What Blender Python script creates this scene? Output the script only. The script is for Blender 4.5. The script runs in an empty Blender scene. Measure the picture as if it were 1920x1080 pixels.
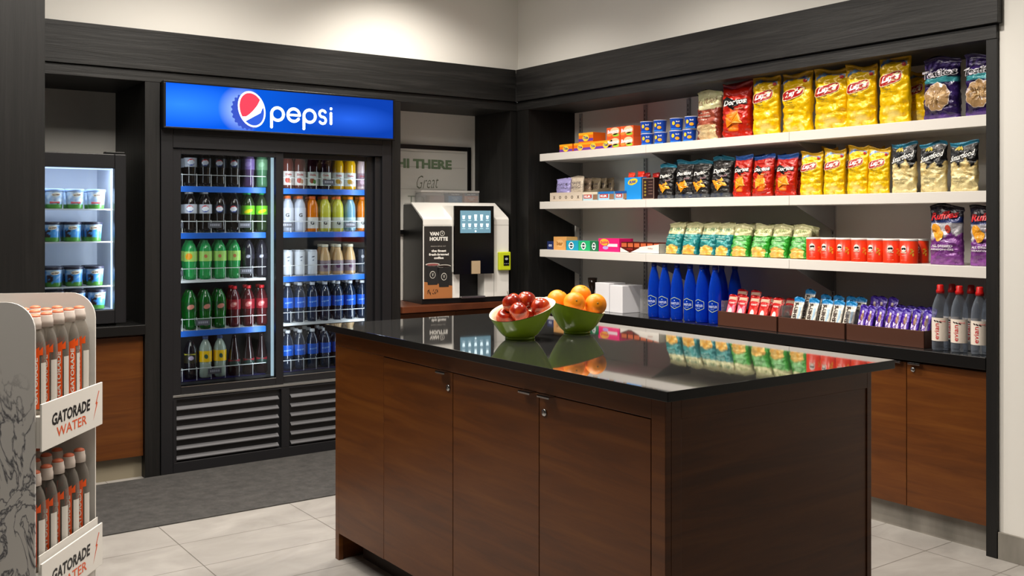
import bpy, math, random
import numpy as np
from mathutils import Vector, Matrix, noise
from mathutils.bvhtree import BVHTree
rnd = random.Random(7)
PI = math.pi
SC = bpy.context.scene
COL = SC.collection

# ------------------------------------------------------------------ camera, world, light, exposure
F_PX, HORIZON, EYE = 1852.15, 413.0, 1.32
YAW = math.atan((960 + 375.7) / F_PX)
cam_d = bpy.data.cameras.new('camera'); cam = bpy.data.objects.new('camera', cam_d); COL.objects.link(cam)
cam_d.sensor_width = 36; cam_d.lens = 36 * F_PX / 1920; cam_d.shift_y = -(540 - HORIZON) / 1920
cam_d.clip_start = 0.05
cam.location = (0, 0, EYE); cam.rotation_euler = (PI / 2, 0, -YAW)
SC.camera = cam
SC.view_settings.view_transform = 'Standard'; SC.view_settings.look = 'None'
SC.view_settings.gamma = 1.0; SC.view_settings.use_curve_mapping = False
SC.view_settings.exposure = 0.3
w = bpy.data.worlds.new('world'); SC.world = w; w.use_nodes = True
w.node_tree.nodes['Background'].inputs[0].default_value = (1.0, 0.95, 0.88, 1)
w.node_tree.nodes['Background'].inputs[1].default_value = 0.03

def lamp(kind, name, loc, power, color=(1, .9, .78), size=.1, aim=None, spot=None, blend=.6, sizey=None):
    d = bpy.data.lights.new(name, kind); d.energy = power; d.color = color
    if kind == 'AREA':
        d.size = size
        if sizey: d.shape = 'RECTANGLE'; d.size_y = sizey
    else: d.shadow_soft_size = size
    if spot: d.spot_size = math.radians(spot); d.spot_blend = blend
    o = bpy.data.objects.new(name, d); COL.objects.link(o); o.location = loc
    if aim is not None:
        o.rotation_euler = (Vector(aim) - Vector(loc)).to_track_quat('-Z', 'Y').to_euler()
    return o
CEIL = 3.0
WARM = (1, .92, .82)
# recessed downlights: (x, y, power); each also gets its fixture in the ceiling
DOWN = [(2.75, 4.55, 85), (2.75, 3.35, 92), (2.75, 2.2, 92), (1.65, 4.35, 56), (.62, 4.45, 46),
        (1.2, 3.0, 52), (.0, 3.0, 30), (2.35, 3.75, 78)]  # the last one is added to brighten the coffee machine and fruit
for (x, y, p) in DOWN:
    lamp('SPOT', 'downlight_lamp', (x, y, CEIL - .03), p, WARM, .05, (x + (.25 if x > 2.7 else 0), y + (.12 if y > 4.2 else 0), 0), 128, .75)
lamp('AREA', 'overhead_fill_lamp', (.95, 3.3, CEIL - .02), 70, (1, .93, .84), 1.6, (.95, 3.3, 0))  # added soft fill for niches and island front; no ceiling panel there

# ------------------------------------------------------------------ materials
def lin(c):
    if isinstance(c, str):
        c = tuple(int(c[i:i + 2], 16) / 255 for i in (0, 2, 4))
        return tuple(((x + .055) / 1.055) ** 2.4 if x > .04045 else x / 12.92 for x in c)
    return c
MATS = {}
def M(name, color='808080', rough=.5, metal=0, emit=0, spec=.5, coat=0, trans=0, ior=1.45):
    if name in MATS: return MATS[name]
    m = bpy.data.materials.new(name); m.use_nodes = True
    b = m.node_tree.nodes['Principled BSDF']; c = (*lin(color), 1)
    b.inputs['Base Color'].default_value = c; b.inputs['Roughness'].default_value = rough
    b.inputs['Metallic'].default_value = metal; b.inputs['Specular IOR Level'].default_value = spec
    b.inputs['Coat Weight'].default_value = coat; b.inputs['Transmission Weight'].default_value = trans
    b.inputs['IOR'].default_value = ior
    if emit: b.inputs['Emission Color'].default_value = c; b.inputs['Emission Strength'].default_value = emit
    MATS[name] = m; return m
def nodes(m): return m.node_tree.nodes, m.node_tree.links, m.node_tree.nodes['Principled BSDF']
def tex(m, kind, scale=(1, 1, 1), **kw):
    n, l, b = nodes(m)
    tc = n.new('ShaderNodeTexCoord'); mp = n.new('ShaderNodeMapping'); mp.inputs['Scale'].default_value = scale
    l.new(tc.outputs['Object'], mp.inputs[0]); t = n.new(kind); l.new(mp.outputs[0], t.inputs['Vector'])
    for k, v in kw.items(): t.inputs[k].default_value = v
    return t
def ramp(m, src, stops):
    n, l, b = nodes(m); r = n.new('ShaderNodeValToRGB'); l.new(src, r.inputs[0]); e = r.color_ramp.elements
    while len(e) < len(stops): e.new(.5)
    for i, (p, c) in enumerate(stops): e[i].position = p; e[i].color = (*lin(c), 1)
    return r
def bump(m, src, strength, dist=.01):
    n, l, b = nodes(m); k = n.new('ShaderNodeBump'); k.inputs['Strength'].default_value = strength; k.inputs['Distance'].default_value = dist
    l.new(src, k.inputs['Height']); l.new(k.outputs[0], b.inputs['Normal'])
def wood(name, c1, c2, c3, scale, rough=.4, bmp=.1):
    m = M(name, c1, rough); n, l, b = nodes(m)
    t = tex(m, 'ShaderNodeTexNoise', scale, Scale=1.6, Detail=9, Roughness=.62, Distortion=.7)
    r = ramp(m, t.outputs['Fac'], [(.3, c1), (.5, c2), (.72, c3)]); l.new(r.outputs[0], b.inputs['Base Color'])
    bump(m, t.outputs['Fac'], bmp, .004); return m
wood_brown = wood('walnut_veneer', '4e290d', '5f330f', '6d3f14', (1.2, 1.2, 15), .36, .05)
wood_black_h = wood('black_oak_horizontal', '0c0c0b', '141413', '262524', (1.3, 1.3, 26), .5, .5)
wood_black_v = wood('black_oak_vertical_shaded', '070706', '0d0c0b', '171615', (26, 26, 1.2), .5, .4)  # same oak as the headers, darkened to paint in its weaker light
wood_red = wood('cherry_counter', '4a2413', '5c301a', '744024', (2, 14, 2), .35, .05)
stone_edge = M('honed_quartz_edge', '0c0c0c', .38)
stone_black = M('black_polished_quartz', '262626', .03, ior=2.1)
t = tex(stone_black, 'ShaderNodeTexVoronoi', (1, 1, 1), Scale=900.0)
r = ramp(stone_black, t.outputs['Distance'], [(.02, '4a4a4a'), (.1, '262626')]); nodes(stone_black)[1].new(r.outputs[0], nodes(stone_black)[2].inputs['Base Color'])
black_metal = M('black_enamel', '17171a', .42)
black_plastic = M('black_plastic', '0c0c0d', .35)
black_gloss = M('black_glass', '050506', .2, spec=.3)
wall_paint = M('white_wall_paint', 'e6e4de', .85)
t = tex(wall_paint, 'ShaderNodeTexNoise', (1, 1, 1), Scale=180.0); bump(wall_paint, t.outputs['Fac'], .06, .001)
ceil_paint = M('ceiling_paint', 'e2e0da', .9)
white_lam = M('white_laminate', 'dedad4', .4)
white_plastic = M('white_plastic', 'e4e2dd', .35)
grey_metal = M('grey_bracket_metal', '9a9b9b', .5)
chrome = M('brushed_chrome', 'b9b9b9', .25, 1)
white_wire = M('white_coated_wire', 'cfd2d2', .35)
cardboard = M('white_card', 'd9d6d0', .75)
led = M('led_strip', '9fb8c4', .5, emit=.9)
led_soft = M('led_strip_cool', 'cfe2ff', .5, emit=1.3)
lamp_disc = M('lamp_disc', 'fff0d8', .5, emit=6)

def paint_mat(name, rough, metal=0, bmp=0, coat=0):
    m = M(name, 'ffffff', rough, metal, coat=coat); n, l, b = nodes(m)
    a = n.new('ShaderNodeAttribute'); a.attribute_name = 'paint'; l.new(a.outputs['Color'], b.inputs['Base Color'])
    if bmp:
        t = tex(m, 'ShaderNodeTexNoise', (1, 1, 1), Scale=38.0, Detail=4.0, Distortion=1.2); bump(m, t.outputs['Fac'], bmp, .006)
    return m
foil = paint_mat('printed_foil', .22, .1, .9, .3)
print_gloss = paint_mat('printed_gloss', .3)
print_matte = paint_mat('printed_card', .55)

def clear_mat(name, tint, body, amount, rough=.06):
    """see-through plastic or glass: tinted transparency plus a glossy surface"""
    m = bpy.data.materials.new(name); m.use_nodes = True; n, l = m.node_tree.nodes, m.node_tree.links
    b = n['Principled BSDF']; b.inputs['Base Color'].default_value = (*lin(body), 1); b.inputs['Roughness'].default_value = rough
    tr = n.new('ShaderNodeBsdfTransparent'); tr.inputs[0].default_value = (*lin(tint), 1)
    lw = n.new('ShaderNodeLayerWeight'); lw.inputs[0].default_value = .35
    mr = n.new('ShaderNodeMapRange'); mr.inputs[3].default_value = amount; mr.inputs[4].default_value = min(1, amount + .55)
    mx = n.new('ShaderNodeMixShader'); l.new(lw.outputs['Facing'], mr.inputs[0]); l.new(mr.outputs[0], mx.inputs[0])
    l.new(tr.outputs[0], mx.inputs[1]); l.new(b.outputs[0], mx.inputs[2]); l.new(mx.outputs[0], n['Material Output'].inputs[0])
    MATS[name] = m; return m
def glass_mat(name, tint, refl):
    m = bpy.data.materials.new(name); m.use_nodes = True; n, l = m.node_tree.nodes, m.node_tree.links
    g = n.new('ShaderNodeBsdfGlossy'); g.inputs['Roughness'].default_value = .02
    tr = n.new('ShaderNodeBsdfTransparent'); tr.inputs[0].default_value = (*lin(tint), 1)
    fr = n.new('ShaderNodeFresnel'); fr.inputs[0].default_value = refl
    mx = n.new('ShaderNodeMixShader'); l.new(fr.outputs[0], mx.inputs[0]); l.new(tr.outputs[0], mx.inputs[1]); l.new(g.outputs[0], mx.inputs[2])
    l.new(mx.outputs[0], n['Material Output'].inputs[0]); MATS[name] = m; return m
door_glass = glass_mat('door_glass', 'f4f7f8', 1.35)
clear_pet = clear_mat('clear_bottle_plastic', 'dddad5', 'a09a92', .13)
clear_blue_pet = clear_mat('clear_cool_bottle_plastic', 'eef1f5', '98a2b0', .10)
acrylic = clear_mat('clear_acrylic', 'f0f0f0', 'c8c8c8', .12)

# ------------------------------------------------------------------ mesh helpers
class G:
    def __init__(s): s.v, s.f, s.m, s.c, s.p = [], [], [], [], False
    def add(s, v, f, m=0, col=None):
        o = len(s.v); s.v += [tuple(p) for p in v]; s.f += [tuple(i + o for i in q) for q in f]; s.m += [m] * len(f)
        if col is not None: s.p = True
        if isinstance(col, list): s.c += col
        elif callable(col): s.c += [col(*p) for p in v]
        else: s.c += [lin(col) if col is not None else (1, 1, 1)] * len(v)
        return s
    def box(s, x0, y0, z0, x1, y1, z1, m=0, col=None):
        v = [(x, y, z) for z in (z0, z1) for y in (y0, y1) for x in (x0, x1)]
        return s.add(v, [(0, 2, 3, 1), (4, 5, 7, 6), (0, 1, 5, 4), (2, 6, 7, 3), (0, 4, 6, 2), (1, 3, 7, 5)], m, col)
    def lathe(s, prof, n=20, m=0, col=None, cx=0, cy=0, z0=0, axis='z'):
        v = []
        for r, z in prof:
            for k in range(n):
                a = 2 * PI * k / n
                v.append((cx + r * math.cos(a), cy + r * math.sin(a), z + z0))
        f = []
        for i in range(len(prof) - 1):
            for k in range(n):
                k2 = (k + 1) % n; f.append((i * n + k, i * n + k2, (i + 1) * n + k2, (i + 1) * n + k))
        if prof[0][0] > 1e-6: f.append(tuple(reversed(range(n))))
        if prof[-1][0] > 1e-6: f.append(tuple(range((len(prof) - 1) * n, len(prof) * n)))
        if axis == 'y': v = [(x, -(z - z0) + 0, y) for x, y, z in v]
        return s.add(v, f, m, col)
    def prism(s, pts, a, b, axis='y', m=0, col=None):
        """pts: 2-D outline extruded from a to b along an axis"""
        def P(p, t): return (p[0], t, p[1]) if axis == 'y' else ((t, p[0], p[1]) if axis == 'x' else (p[0], p[1], t))
        n = len(pts); v = [P(p, a) for p in pts] + [P(p, b) for p in pts]
        f = [tuple(range(n)), tuple(reversed(range(n, 2 * n)))] + [(i, i + n, (i + 1) % n + n, (i + 1) % n) for i in range(n)]
        return s.add(v, f, m, col)
    def tube(s, pts, r, n=6, m=0, col=None):
        pts = [Vector(p) for p in pts]; v = []; L = len(pts)
        for i, p in enumerate(pts):
            d = (pts[min(i + 1, L - 1)] - pts[max(i - 1, 0)]).normalized()
            u = d.cross(Vector((0, 0, 1)) if abs(d.z) < .9 else Vector((1, 0, 0))).normalized(); q = d.cross(u)
            for k in range(n):
                a = 2 * PI * k / n; v.append(p + (u * math.cos(a) + q * math.sin(a)) * r)
        f = [(i * n + k, i * n + (k + 1) % n, (i + 1) * n + (k + 1) % n, (i + 1) * n + k) for i in range(L - 1) for k in range(n)]
        f += [tuple(reversed(range(n))), tuple(range((L - 1) * n, L * n))]
        return s.add(v, f, m, col)
    def edges(s, m=1):
        s.m = [0 if i % 6 == 1 else m for i in range(len(s.f))]; return s
    def build(s, name, mats, parent=None, smooth=False, bevel=0, loc=None, rz=None):
        me = bpy.data.meshes.new(name); me.from_pydata(s.v, [], s.f)
        for m in (mats if isinstance(mats, (list, tuple)) else [mats]): me.materials.append(m)
        me.polygons.foreach_set('material_index', s.m)
        if smooth: me.polygons.foreach_set('use_smooth', [True] * len(s.f))
        if s.p:
            a = me.color_attributes.new('paint', 'FLOAT_COLOR', 'POINT')
            a.data.foreach_set('color', np.array([(*c, 1) for c in s.c], dtype=np.float32).ravel())
        me.update()
        o = bpy.data.objects.new(name, me); COL.objects.link(o)
        if parent: o.parent = parent
        if loc is not None: o.location = loc
        if rz is not None: o.rotation_euler[2] = rz
        if bevel:
            b = o.modifiers.new('bevel', 'BEVEL'); b.width = bevel; b.segments = 2; b.limit_method = 'ANGLE'
        return o
def empty(name, loc=(0, 0, 0), rz=0):
    o = bpy.data.objects.new(name, None); COL.objects.link(o); o.location = loc; o.rotation_euler[2] = rz; o.empty_display_size = .05
    return o
def tag(o, label=None, cat=None, group=None, kind=None):
    if label: o['label'] = label
    if cat: o['category'] = cat
    if group: o['group'] = group
    if kind: o['kind'] = kind
    return o
def copy_tree(o, parent=None, _k=None):
    c = o.copy(); COL.objects.link(c)
    if parent: c.parent = parent
    for ch in list(o.children): copy_tree(ch, c)
    return c
def struct(name, g, mats, **k): return tag(g.build(name, mats, **k), kind='structure')

# text: outlines of the built-in font as flat polygons, cached per string
TXT = {}
def text2d(s, bold=.0, shear=0.0, space=1.0):
    key = (s, bold, shear, space)
    if key in TXT: return TXT[key]
    cu = bpy.data.curves.new('lettering', 'FONT'); cu.body = s; cu.size = 1; cu.offset = bold; cu.shear = shear; cu.resolution_u = 2
    cu.space_character = space
    o = bpy.data.objects.new('lettering', cu); COL.objects.link(o)
    dg = bpy.context.evaluated_depsgraph_get(); me = bpy.data.meshes.new_from_object(o.evaluated_get(dg))
    v = [(p.co.x, p.co.y) for p in me.vertices]; f = [tuple(p.vertices) for p in me.polygons]
    bpy.data.objects.remove(o); bpy.data.curves.remove(cu); bpy.data.meshes.remove(me)
    xs = [p[0] for p in v]; ys = [p[1] for p in v]
    x0, x1, y0, y1 = min(xs), max(xs), min(ys), max(ys)
    v = [((x - (x0 + x1) / 2) / (x1 - x0), (y - (y0 + y1) / 2) / (y1 - y0)) for x, y in v]
    TXT[key] = (v, f); return TXT[key]
def put_text(g, s, cx, cz, wd, ht, fn, rot=0, bold=.02, shear=0, col='ffffff', m=0):
    """text of width wd, height ht centred at (cx, cz); fn maps (x, z) onto the surface"""
    v, f = text2d(s, bold, shear); ca, sa = math.cos(rot), math.sin(rot)
    P = [fn(cx + ca * x * wd - sa * y * ht, cz + sa * x * wd + ca * y * ht) for x, y in v]
    g.add(P, f, m, col)
def put_poly(g, pts, fn, col, rings=1, m=0):
    """filled convex-ish outline, fanned from its middle so that it can follow a curved surface"""
    n = len(pts); cx = sum(p[0] for p in pts) / n; cz = sum(p[1] for p in pts) / n
    v = [fn(cx, cz)]; R = max(rings, 1)
    for k in range(1, R + 1):
        t = k / R; v += [fn(cx + (x - cx) * t, cz + (z - cz) * t) for x, z in pts]
    f = [(0, 1 + (i + 1) % n, 1 + i) for i in range(n)]
    for k in range(R - 1):
        a = 1 + k * n; f += [(a + i, a + (i + 1) % n, a + n + (i + 1) % n, a + n + i) for i in range(n)]
    g.add(v, f, m, col)
def ell(cx, cz, a, b, n=20, rot=0, p=2.0):
    o = []
    for k in range(n):
        t = 2 * PI * k / n; c_, s_ = math.cos(t), math.sin(t)
        x = a * math.copysign(abs(c_) ** (2 / p), c_); z = b * math.copysign(abs(s_) ** (2 / p), s_)
        o.append((cx + x * math.cos(rot) - z * math.sin(rot), cz + x * math.sin(rot) + z * math.cos(rot)))
    return o
def rect(cx, cz, a, b, rot=0): 
    return [(cx + x * math.cos(rot) - z * math.sin(rot), cz + x * math.sin(rot) + z * math.cos(rot)) for x, z in ((-a, -b), (a, -b), (a, b), (-a, b))]
def flat(y): return lambda x, z: (x, y, z)
def cyl(r, lift=.0006, ang=0): return lambda x, z: ((r + lift) * math.sin(x / r + ang), -(r + lift) * math.cos(x / r + ang), z)
ORD = ['first', 'second', 'third', 'fourth', 'fifth', 'sixth', 'seventh', 'eighth', 'ninth', 'tenth', 'eleventh', 'twelfth']

# turns an upright line of sight over the counter or shelf plane into metres along it
SY, CY = math.sin(YAW), math.cos(YAW)
def at_x(u, x): a = (u - 960) / F_PX; return x * (CY - a * SY) / (SY + a * CY)
def at_y(u, y): a = (u - 960) / F_PX; return y * (SY + a * CY) / (CY - a * SY)
#@@SHELL
# ------------------------------------------------------------------ room shell
XF, YF = 3.785, 5.19              # faces of the black joinery on the right and back walls
XB, YB = 4.17, 5.77               # backs of the niches
tile = M('stone_tile', 'aaa59d', .5); n_, l_, b_ = nodes(tile)
tc = n_.new('ShaderNodeTexCoord'); mp = n_.new('ShaderNodeMapping'); l_.new(tc.outputs['Object'], mp.inputs[0])
mp.inputs['Location'].default_value = (-1.253, -4.055, 0)
br = n_.new('ShaderNodeTexBrick'); l_.new(mp.outputs[0], br.inputs[0]); br.offset = 0; br.inputs['Scale'].default_value = 1
br.inputs['Brick Width'].default_value = .598; br.inputs['Row Height'].default_value = .3035; br.inputs['Mortar Size'].default_value = .0022
br.inputs['Mortar Smooth'].default_value = .1
for k in ('Color1', 'Color2'): br.inputs[k].default_value = (1, 1, 1, 1)
br.inputs['Mortar'].default_value = (.42, .40, .38, 1)
t = tex(tile, 'ShaderNodeTexNoise', (1, 1.6, 1), Scale=2.6, Detail=8.0, Roughness=.6, Distortion=.6)
r = ramp(tile, t.outputs['Fac'], [(.3, '898580'), (.55, '9c9893'), (.75, 'aaa6a1')])
mx = n_.new('ShaderNodeMixRGB'); mx.blend_type = 'MULTIPLY'; mx.inputs[0].default_value = 1
l_.new(r.outputs[0], mx.inputs[1]); l_.new(br.outputs['Color'], mx.inputs[2]); l_.new(mx.outputs[0], b_.inputs['Base Color'])
stone = M('grey_stone_skirting', '8d8880', .5); t = tex(stone, 'ShaderNodeTexNoise', (1, 1, .3), Scale=9.0, Detail=6.0)
r = ramp(stone, t.outputs['Fac'], [(.35, '77736b'), (.7, '9a958c')]); nodes(stone)[1].new(r.outputs[0], nodes(stone)[2].inputs['Base Color'])
matm = M('charcoal_mat', '3b3a39', .8); t = tex(matm, 'ShaderNodeTexNoise', (1, 1, 1), Scale=14.0, Detail=10.0, Roughness=.8)
r = ramp(matm, t.outputs['Fac'], [(.35, '2f2e2d'), (.65, '4a4846')]); nodes(matm)[1].new(r.outputs[0], nodes(matm)[2].inputs['Base Color'])

struct('floor', G().box(-3, -2, -.1, 4.3, 5.9, 0), tile)
struct('ceiling', G().box(-3, -2, CEIL, 4.3, 5.9, CEIL + .1), ceil_paint)
struct('wall_right', G().box(3.80, -2, 0, 4.3, 2.017, CEIL), wall_paint)
struct('wall_right', G().box(3.80, 2.017, 2.20, 4.3, 5.3, CEIL), wall_paint)
struct('wall_right', G().box(XB, 2.017, 0, 4.3, 5.3, 2.20), wall_paint)
struct('wall_back', G().box(.787, 5.205, 2.20, 3.80, 5.3, CEIL), wall_paint)
struct('wall_back', G().box(.787, YB, 0, XB, 5.9, 2.20), wall_paint)
struct('wall_left', G().box(-3, 4.25, 0, .787, 5.9, CEIL), wood_black_v)
struct('baseboard_right', G().box(3.788, -2, 0, 3.80, 2.015, .105), stone, bevel=.001)
# black timber surround: header boards, posts and side panels
hd = G().box(XF - .022, 2.003, 2.088, 3.80, YF - .015, 2.293).box(XF - .004, 2.017, 2.03, XB, YF, 2.083).box(XF + .004, 2.02, 2.083, 3.9, YF, 2.09)
struct('trim_1', hd, wood('black_oak_header_right', '0f0e0e', '181716', '2b2a29', (1.3, 1.3, 22), .48, .5), bevel=.0015)
hd = G().box(.787, YF - .015, 2.088, XF - .022, 5.205, 2.293).box(.787, YF - .002, 2.03, XF - .004, YB, 2.083).box(.787, YF + .006, 2.083, XF, 5.3, 2.09)
struct('trim_2', hd, wood_black_h, bevel=.0015)
struct('trim_3', G().box(XF, 2.017, 0, XB, 2.061, 2.03), wood_black_v, bevel=.001)
struct('trim_4', G().box(XF, 5.07, 0, XB, YF, 2.03).box(3.735, YF + .004, 0, XB, YB, 2.03), wood_black_v, bevel=.001)
struct('trim_5', G().box(1.431, YF, 0, 1.506, YB, 2.03), wood_black_v, bevel=.001)
struct('trim_6', G().box(2.862, YF, 0, 2.92, YB, 2.03), wood_black_v, bevel=.001)
struct('trim_7', G().box(3.84, 2.061, 0, 3.86, 5.07, .105), stone)
struct('trim_8', G().box(.787, 5.25, 0, 1.431, 5.27, .11), M('beige_toe_kick', '8d8470', .6))
tag(G().box(.79, 4.34, .0005, 3.78, 5.185, .005).build('floor_mat', matm), 'long charcoal floor mat lying in front of the drink coolers', 'floor mat')

for i, (x, y, p) in enumerate(DOWN):
    o = G().lathe([(.055, CEIL - .004), (.075, CEIL - .006), (.075, CEIL)], 24, cx=x, cy=y).build('downlight', white_plastic, smooth=True)
    G().lathe([(.0, CEIL - .002), (.054, CEIL - .002)], 20, cx=x, cy=y).build('diffuser', lamp_disc, parent=o)
    tag(o, 'round recessed downlight in the white ceiling', 'downlight', 'recessed ceiling downlights')

# ------------------------------------------------------------------ counters and base cabinets
tag(G().box(3.782, 2.0615, .73, XB, 5.0695, .779).edges().build('countertop', (stone_black, stone_edge), bevel=.002), 'long black stone countertop along the right wall under the snack shelves', 'countertop')
tag(G().box(.79, 5.175, .738, 1.4305, YB, .787).edges().build('countertop', (stone_black, stone_edge), bevel=.002), 'short black countertop under the small glass door freezer', 'countertop')
tag(G().box(2.921, 5.17, .762, 3.7345, YB, .80).build('countertop', wood_red, bevel=.002), 'reddish brown wooden counter board under the coffee machine', 'countertop')

def tab_handle(par, w=.055, d=.022):
    return G().box(-w / 2, -d, -.002, w / 2, .004, .0015).box(-w / 2, -d, -.006, w / 2, -d + .002, .0015).build('handle', chrome, parent=par, bevel=.0006)
def keylock(par):
    g = G().lathe([(.0105, 0), (.0105, .003), (.0085, .005), (0, .0052)], 20, axis='y')
    o = g.build('lock', chrome, parent=par, smooth=True)
    return o
def door(par, w, h, handle_x=None, lock_x=None, mat=None, locz=.028, t=.018):
    """local: lower left corner at 0, face at y = 0 looking along -y"""
    d = G().box(.0015, 0, 0, w - .0015, t, h).build('door', mat or wood_brown, parent=par, bevel=.001)
    if handle_x is not None: k = tab_handle(d); k.location = (handle_x, 0, h + .001)
    if lock_x is not None: k = keylock(d); k.location = (lock_x, 0, h - locz)
    return d
def base_cabinet(label, loc, rz, w, z0, z1, depth, handles=True, n=2, carc=None):
    r = empty('base_cabinet', loc, rz)
    tag(r, label, 'cabinet', None)
    G().box(.0, .02, z0, w, depth, z1).build('carcass', carc or wood_brown, parent=r)
    dw = w / n
    for i in range(n):
        left = (i % 2 == 0)
        d = door(r, dw, z1 - z0 - .008, (dw - .045 if left else .045) if handles else None, None if left or not handles else .03)
        d.location = (i * dw, 0, z0)
    return r
names = ['nearest the white wall end post', 'beside the end unit, second from the post', 'third from the end post', 'closest to the corner of the room']
for i in range(4):
    base_cabinet('brown wood base cabinet under the snack counter, ' + names[i], (3.80, 2.065 + .698 * (i + 1), 0), -PI / 2, .698, .112, .728, .36)
tag(G().box(3.80, 4.858, .112, 3.82, 5.069, .728).build('filler_panel', wood_brown), 'narrow brown filler panel under the counter at the room corner', 'panel')
base_cabinet('brown wood base cabinet under the small freezer', (.79, 5.215, 0), 0, .64, .113, .735, .5, False, 1)
base_cabinet('dark base cabinet under the coffee machine board', (2.922, 5.215, 0), 0, .812, .0, .76, .5, False, 2)

# ------------------------------------------------------------------ island
isl = tag(empty('kitchen_island', (1.697, 1.72, 0)), 'large brown wood island with glossy black top in the middle of the floor', 'island')
wood_end = wood_brown
W_, L_ = .833, 1.812
b = G().box(.02, .02, .105, W_ - .02, L_ - .02, .886).build('carcass', wood_brown, parent=isl)
G().box(.09, .06, 0, W_ - .06, L_ - .06, .105).build('plinth', M('dark_toe_kick', '2a1b12', .6), parent=isl)
# front face looks along -x; doors measured along y from the near end
G().box(0, 0, 0, .02, .048, .889).box(0, .048, .833, .02, L_, .889).box(0, L_ - .03, 0, .02, L_, .833).box(.02, L_ - .02, 0, W_, L_, .889).build('frame', wood_brown, parent=isl, bevel=.001)
G().box(0, 1.419, .105, .02, L_ - .0305, .832).build('side_panel', wood_brown, parent=isl, bevel=.001)
ep = G().box(0.021, 0, 0, .055, .02, .889).box(W_ - .02, 0, 0, W_, .02, .889).box(.055, 0, .834, W_ - .02, .02, .889).box(.055, .0035, .0, W_ - .02, .02, .8335)
ep.build('end_panel', wood_brown, parent=isl, bevel=.001)
for (y0, y1, hx, lx) in ((.049, .502, 'far', True), (.502, .957, 'near', False), (.957, 1.419, 'near', True)):
    wd = y1 - y0; 
    # local frame of a door: x runs from the far edge to the near edge after turning by -90 degrees
    hxp = .045 if hx == 'far' else wd - .045
    d = door(isl, wd, .723, hxp, (.026 if hx == 'far' else wd - .026) if lx else None, locz=.05)
    d.location = (0, y1, .107); d.rotation_euler[2] = -PI / 2
tag(G().box(1.660, 1.674, .890, 2.577, 3.552, .915).edges().build('island_top', (stone_black, stone_edge), parent=None, bevel=.0015), 'glossy black stone slab lying on the island', 'island top')

# ------------------------------------------------------------------ wall shelves
LEV = [1.742, 1.438, 1.134]                # upper faces
XS = 3.83
yseam = [5.01, 4.035, 3.05, 2.0635]
tn = ['top', 'middle', 'bottom']; cn = ['corner', 'centre', 'right-hand']
for i, z in enumerate(LEV):
    for j in range(3):
        r = tag(empty('wall_shelf', (XS, yseam[j], z)), f'white shelf board on brackets, {cn[j]} section of the {tn[i]} snack shelf', 'shelf', None)
        w_ = yseam[j] - yseam[j + 1]
        G().box(0, -w_ + .001, -.046, XB - XS - .003, -.001, 0).build('board', white_lam, parent=r, bevel=.0015)
        for k, yy in ((0, -.012), (1, -w_ + .012)) if j == 2 else ((0, -.012),):
            G().prism([(.03, -.046), (XB - XS - .004, -.046), (XB - XS - .004, -.165), (XB - XS - .03, -.165)], yy - .0015, yy + .0015, 'y').build('bracket', grey_metal, parent=r)
slot = M('slotted_standard', 'a6a7a7', .5)
def standard(y, lab):
    g = G().box(XB - .012, y - .012, .78, XB, y + .012, 2.02)
    o = g.build('shelf_standard', slot, bevel=.001)
    s_ = G()
    for k in range(48): s_.box(XB - .0125, y - .0025, .80 + k * .025, XB - .0118, y + .0025, .815 + k * .025)
    s_.build('slot', M('slot_dark', '1b1b1b', .7), parent=o)
    tag(o, lab, 'shelf standard')
standard(5.0, 'slotted metal upright on the niche wall nearest the room corner')
standard(4.39, 'slotted metal upright on the niche wall behind the blue sweet pouch box')
standard(4.03, 'slotted metal upright on the niche wall behind the black snack bags')
standard(3.045, 'slotted metal upright on the niche wall above the red snack cans')
#@@PRODUCTS
# ------------------------------------------------------------------ snack bags
def mixc(a, b, t): t = max(0, min(1, t)); return tuple(p * (1 - t) + q * t for p, q in zip(a, b))
def nz(x, y, z=0, s=1.0): return noise.noise(Vector((x * s, y * s, z * s)))
def bag_mesh(w, h, t, paint, seed=0, N=52, R=38, plump=1.0):
    g = G(); v = []; c = []
    for j in range(R + 1):
        V = j / R
        up = max(0.0, 1 - ((V - .36) / .58) ** 2) if V > .36 else 1 - .42 * ((.36 - V) / .36) ** 2
        fill = up ** .62 * plump if V > .36 else up * plump
        if V > .945: fill = 0
        a = w / 2 * (1 - .09 * fill + (.02 if V > .9 else 0) - .03 * math.sin(V * 9 + seed) * fill * .5)
        if V < .08: a *= 1.02 - .3 * (V - .04) ** 0
        if V < .08: a = w / 2 * (.96)
        b = max(.0022, t / 2 * fill)
        for k in range(N):
            A = 2 * PI * k / N + PI / 2 / N
            ca, sa = math.cos(A), math.sin(A); p = 2 / 2.7
            x = a * math.copysign(abs(ca) ** p, ca); y = b * math.copysign(abs(sa) ** p, sa)
            n1 = nz(x * 14 + seed * 3, V * 5, y * 12); n2 = 1 - abs(nz(x * 26 + V * 7, V * 11 - x * 9, seed * 5.1 + (1 if sa > 0 else 0))) * 2
            amp = min(1, fill * 1.6) * t
            y += (n1 * .15 + (n2 - .55) * .17) * amp * (1 if sa > 0 else -1) * min(1, abs(sa) * 2.2)
            x += n1 * .04 * w * (V < .93) * .5
            z = V * h + (.008 * math.sin(x / w * 5 + seed) * h / .2 if V > .9 else 0)
            if V > .945: y += .05 * t * math.sin(x / w * 6 + seed * 2) - .12 * t * (V - .945) / .055
            v.append((x, y, z)); c.append(paint(x / (w / 2), V, nz(x * 40, V * 9, seed), sa < 0))
    f = [(j * N + k, j * N + (k + 1) % N, (j + 1) * N + (k + 1) % N, (j + 1) * N + k) for j in range(R) for k in range(N)]
    f += [tuple(reversed(range(N))), tuple(range(R * N, R * N + N))]
    g.add(v, f, 0, c); return g
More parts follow.
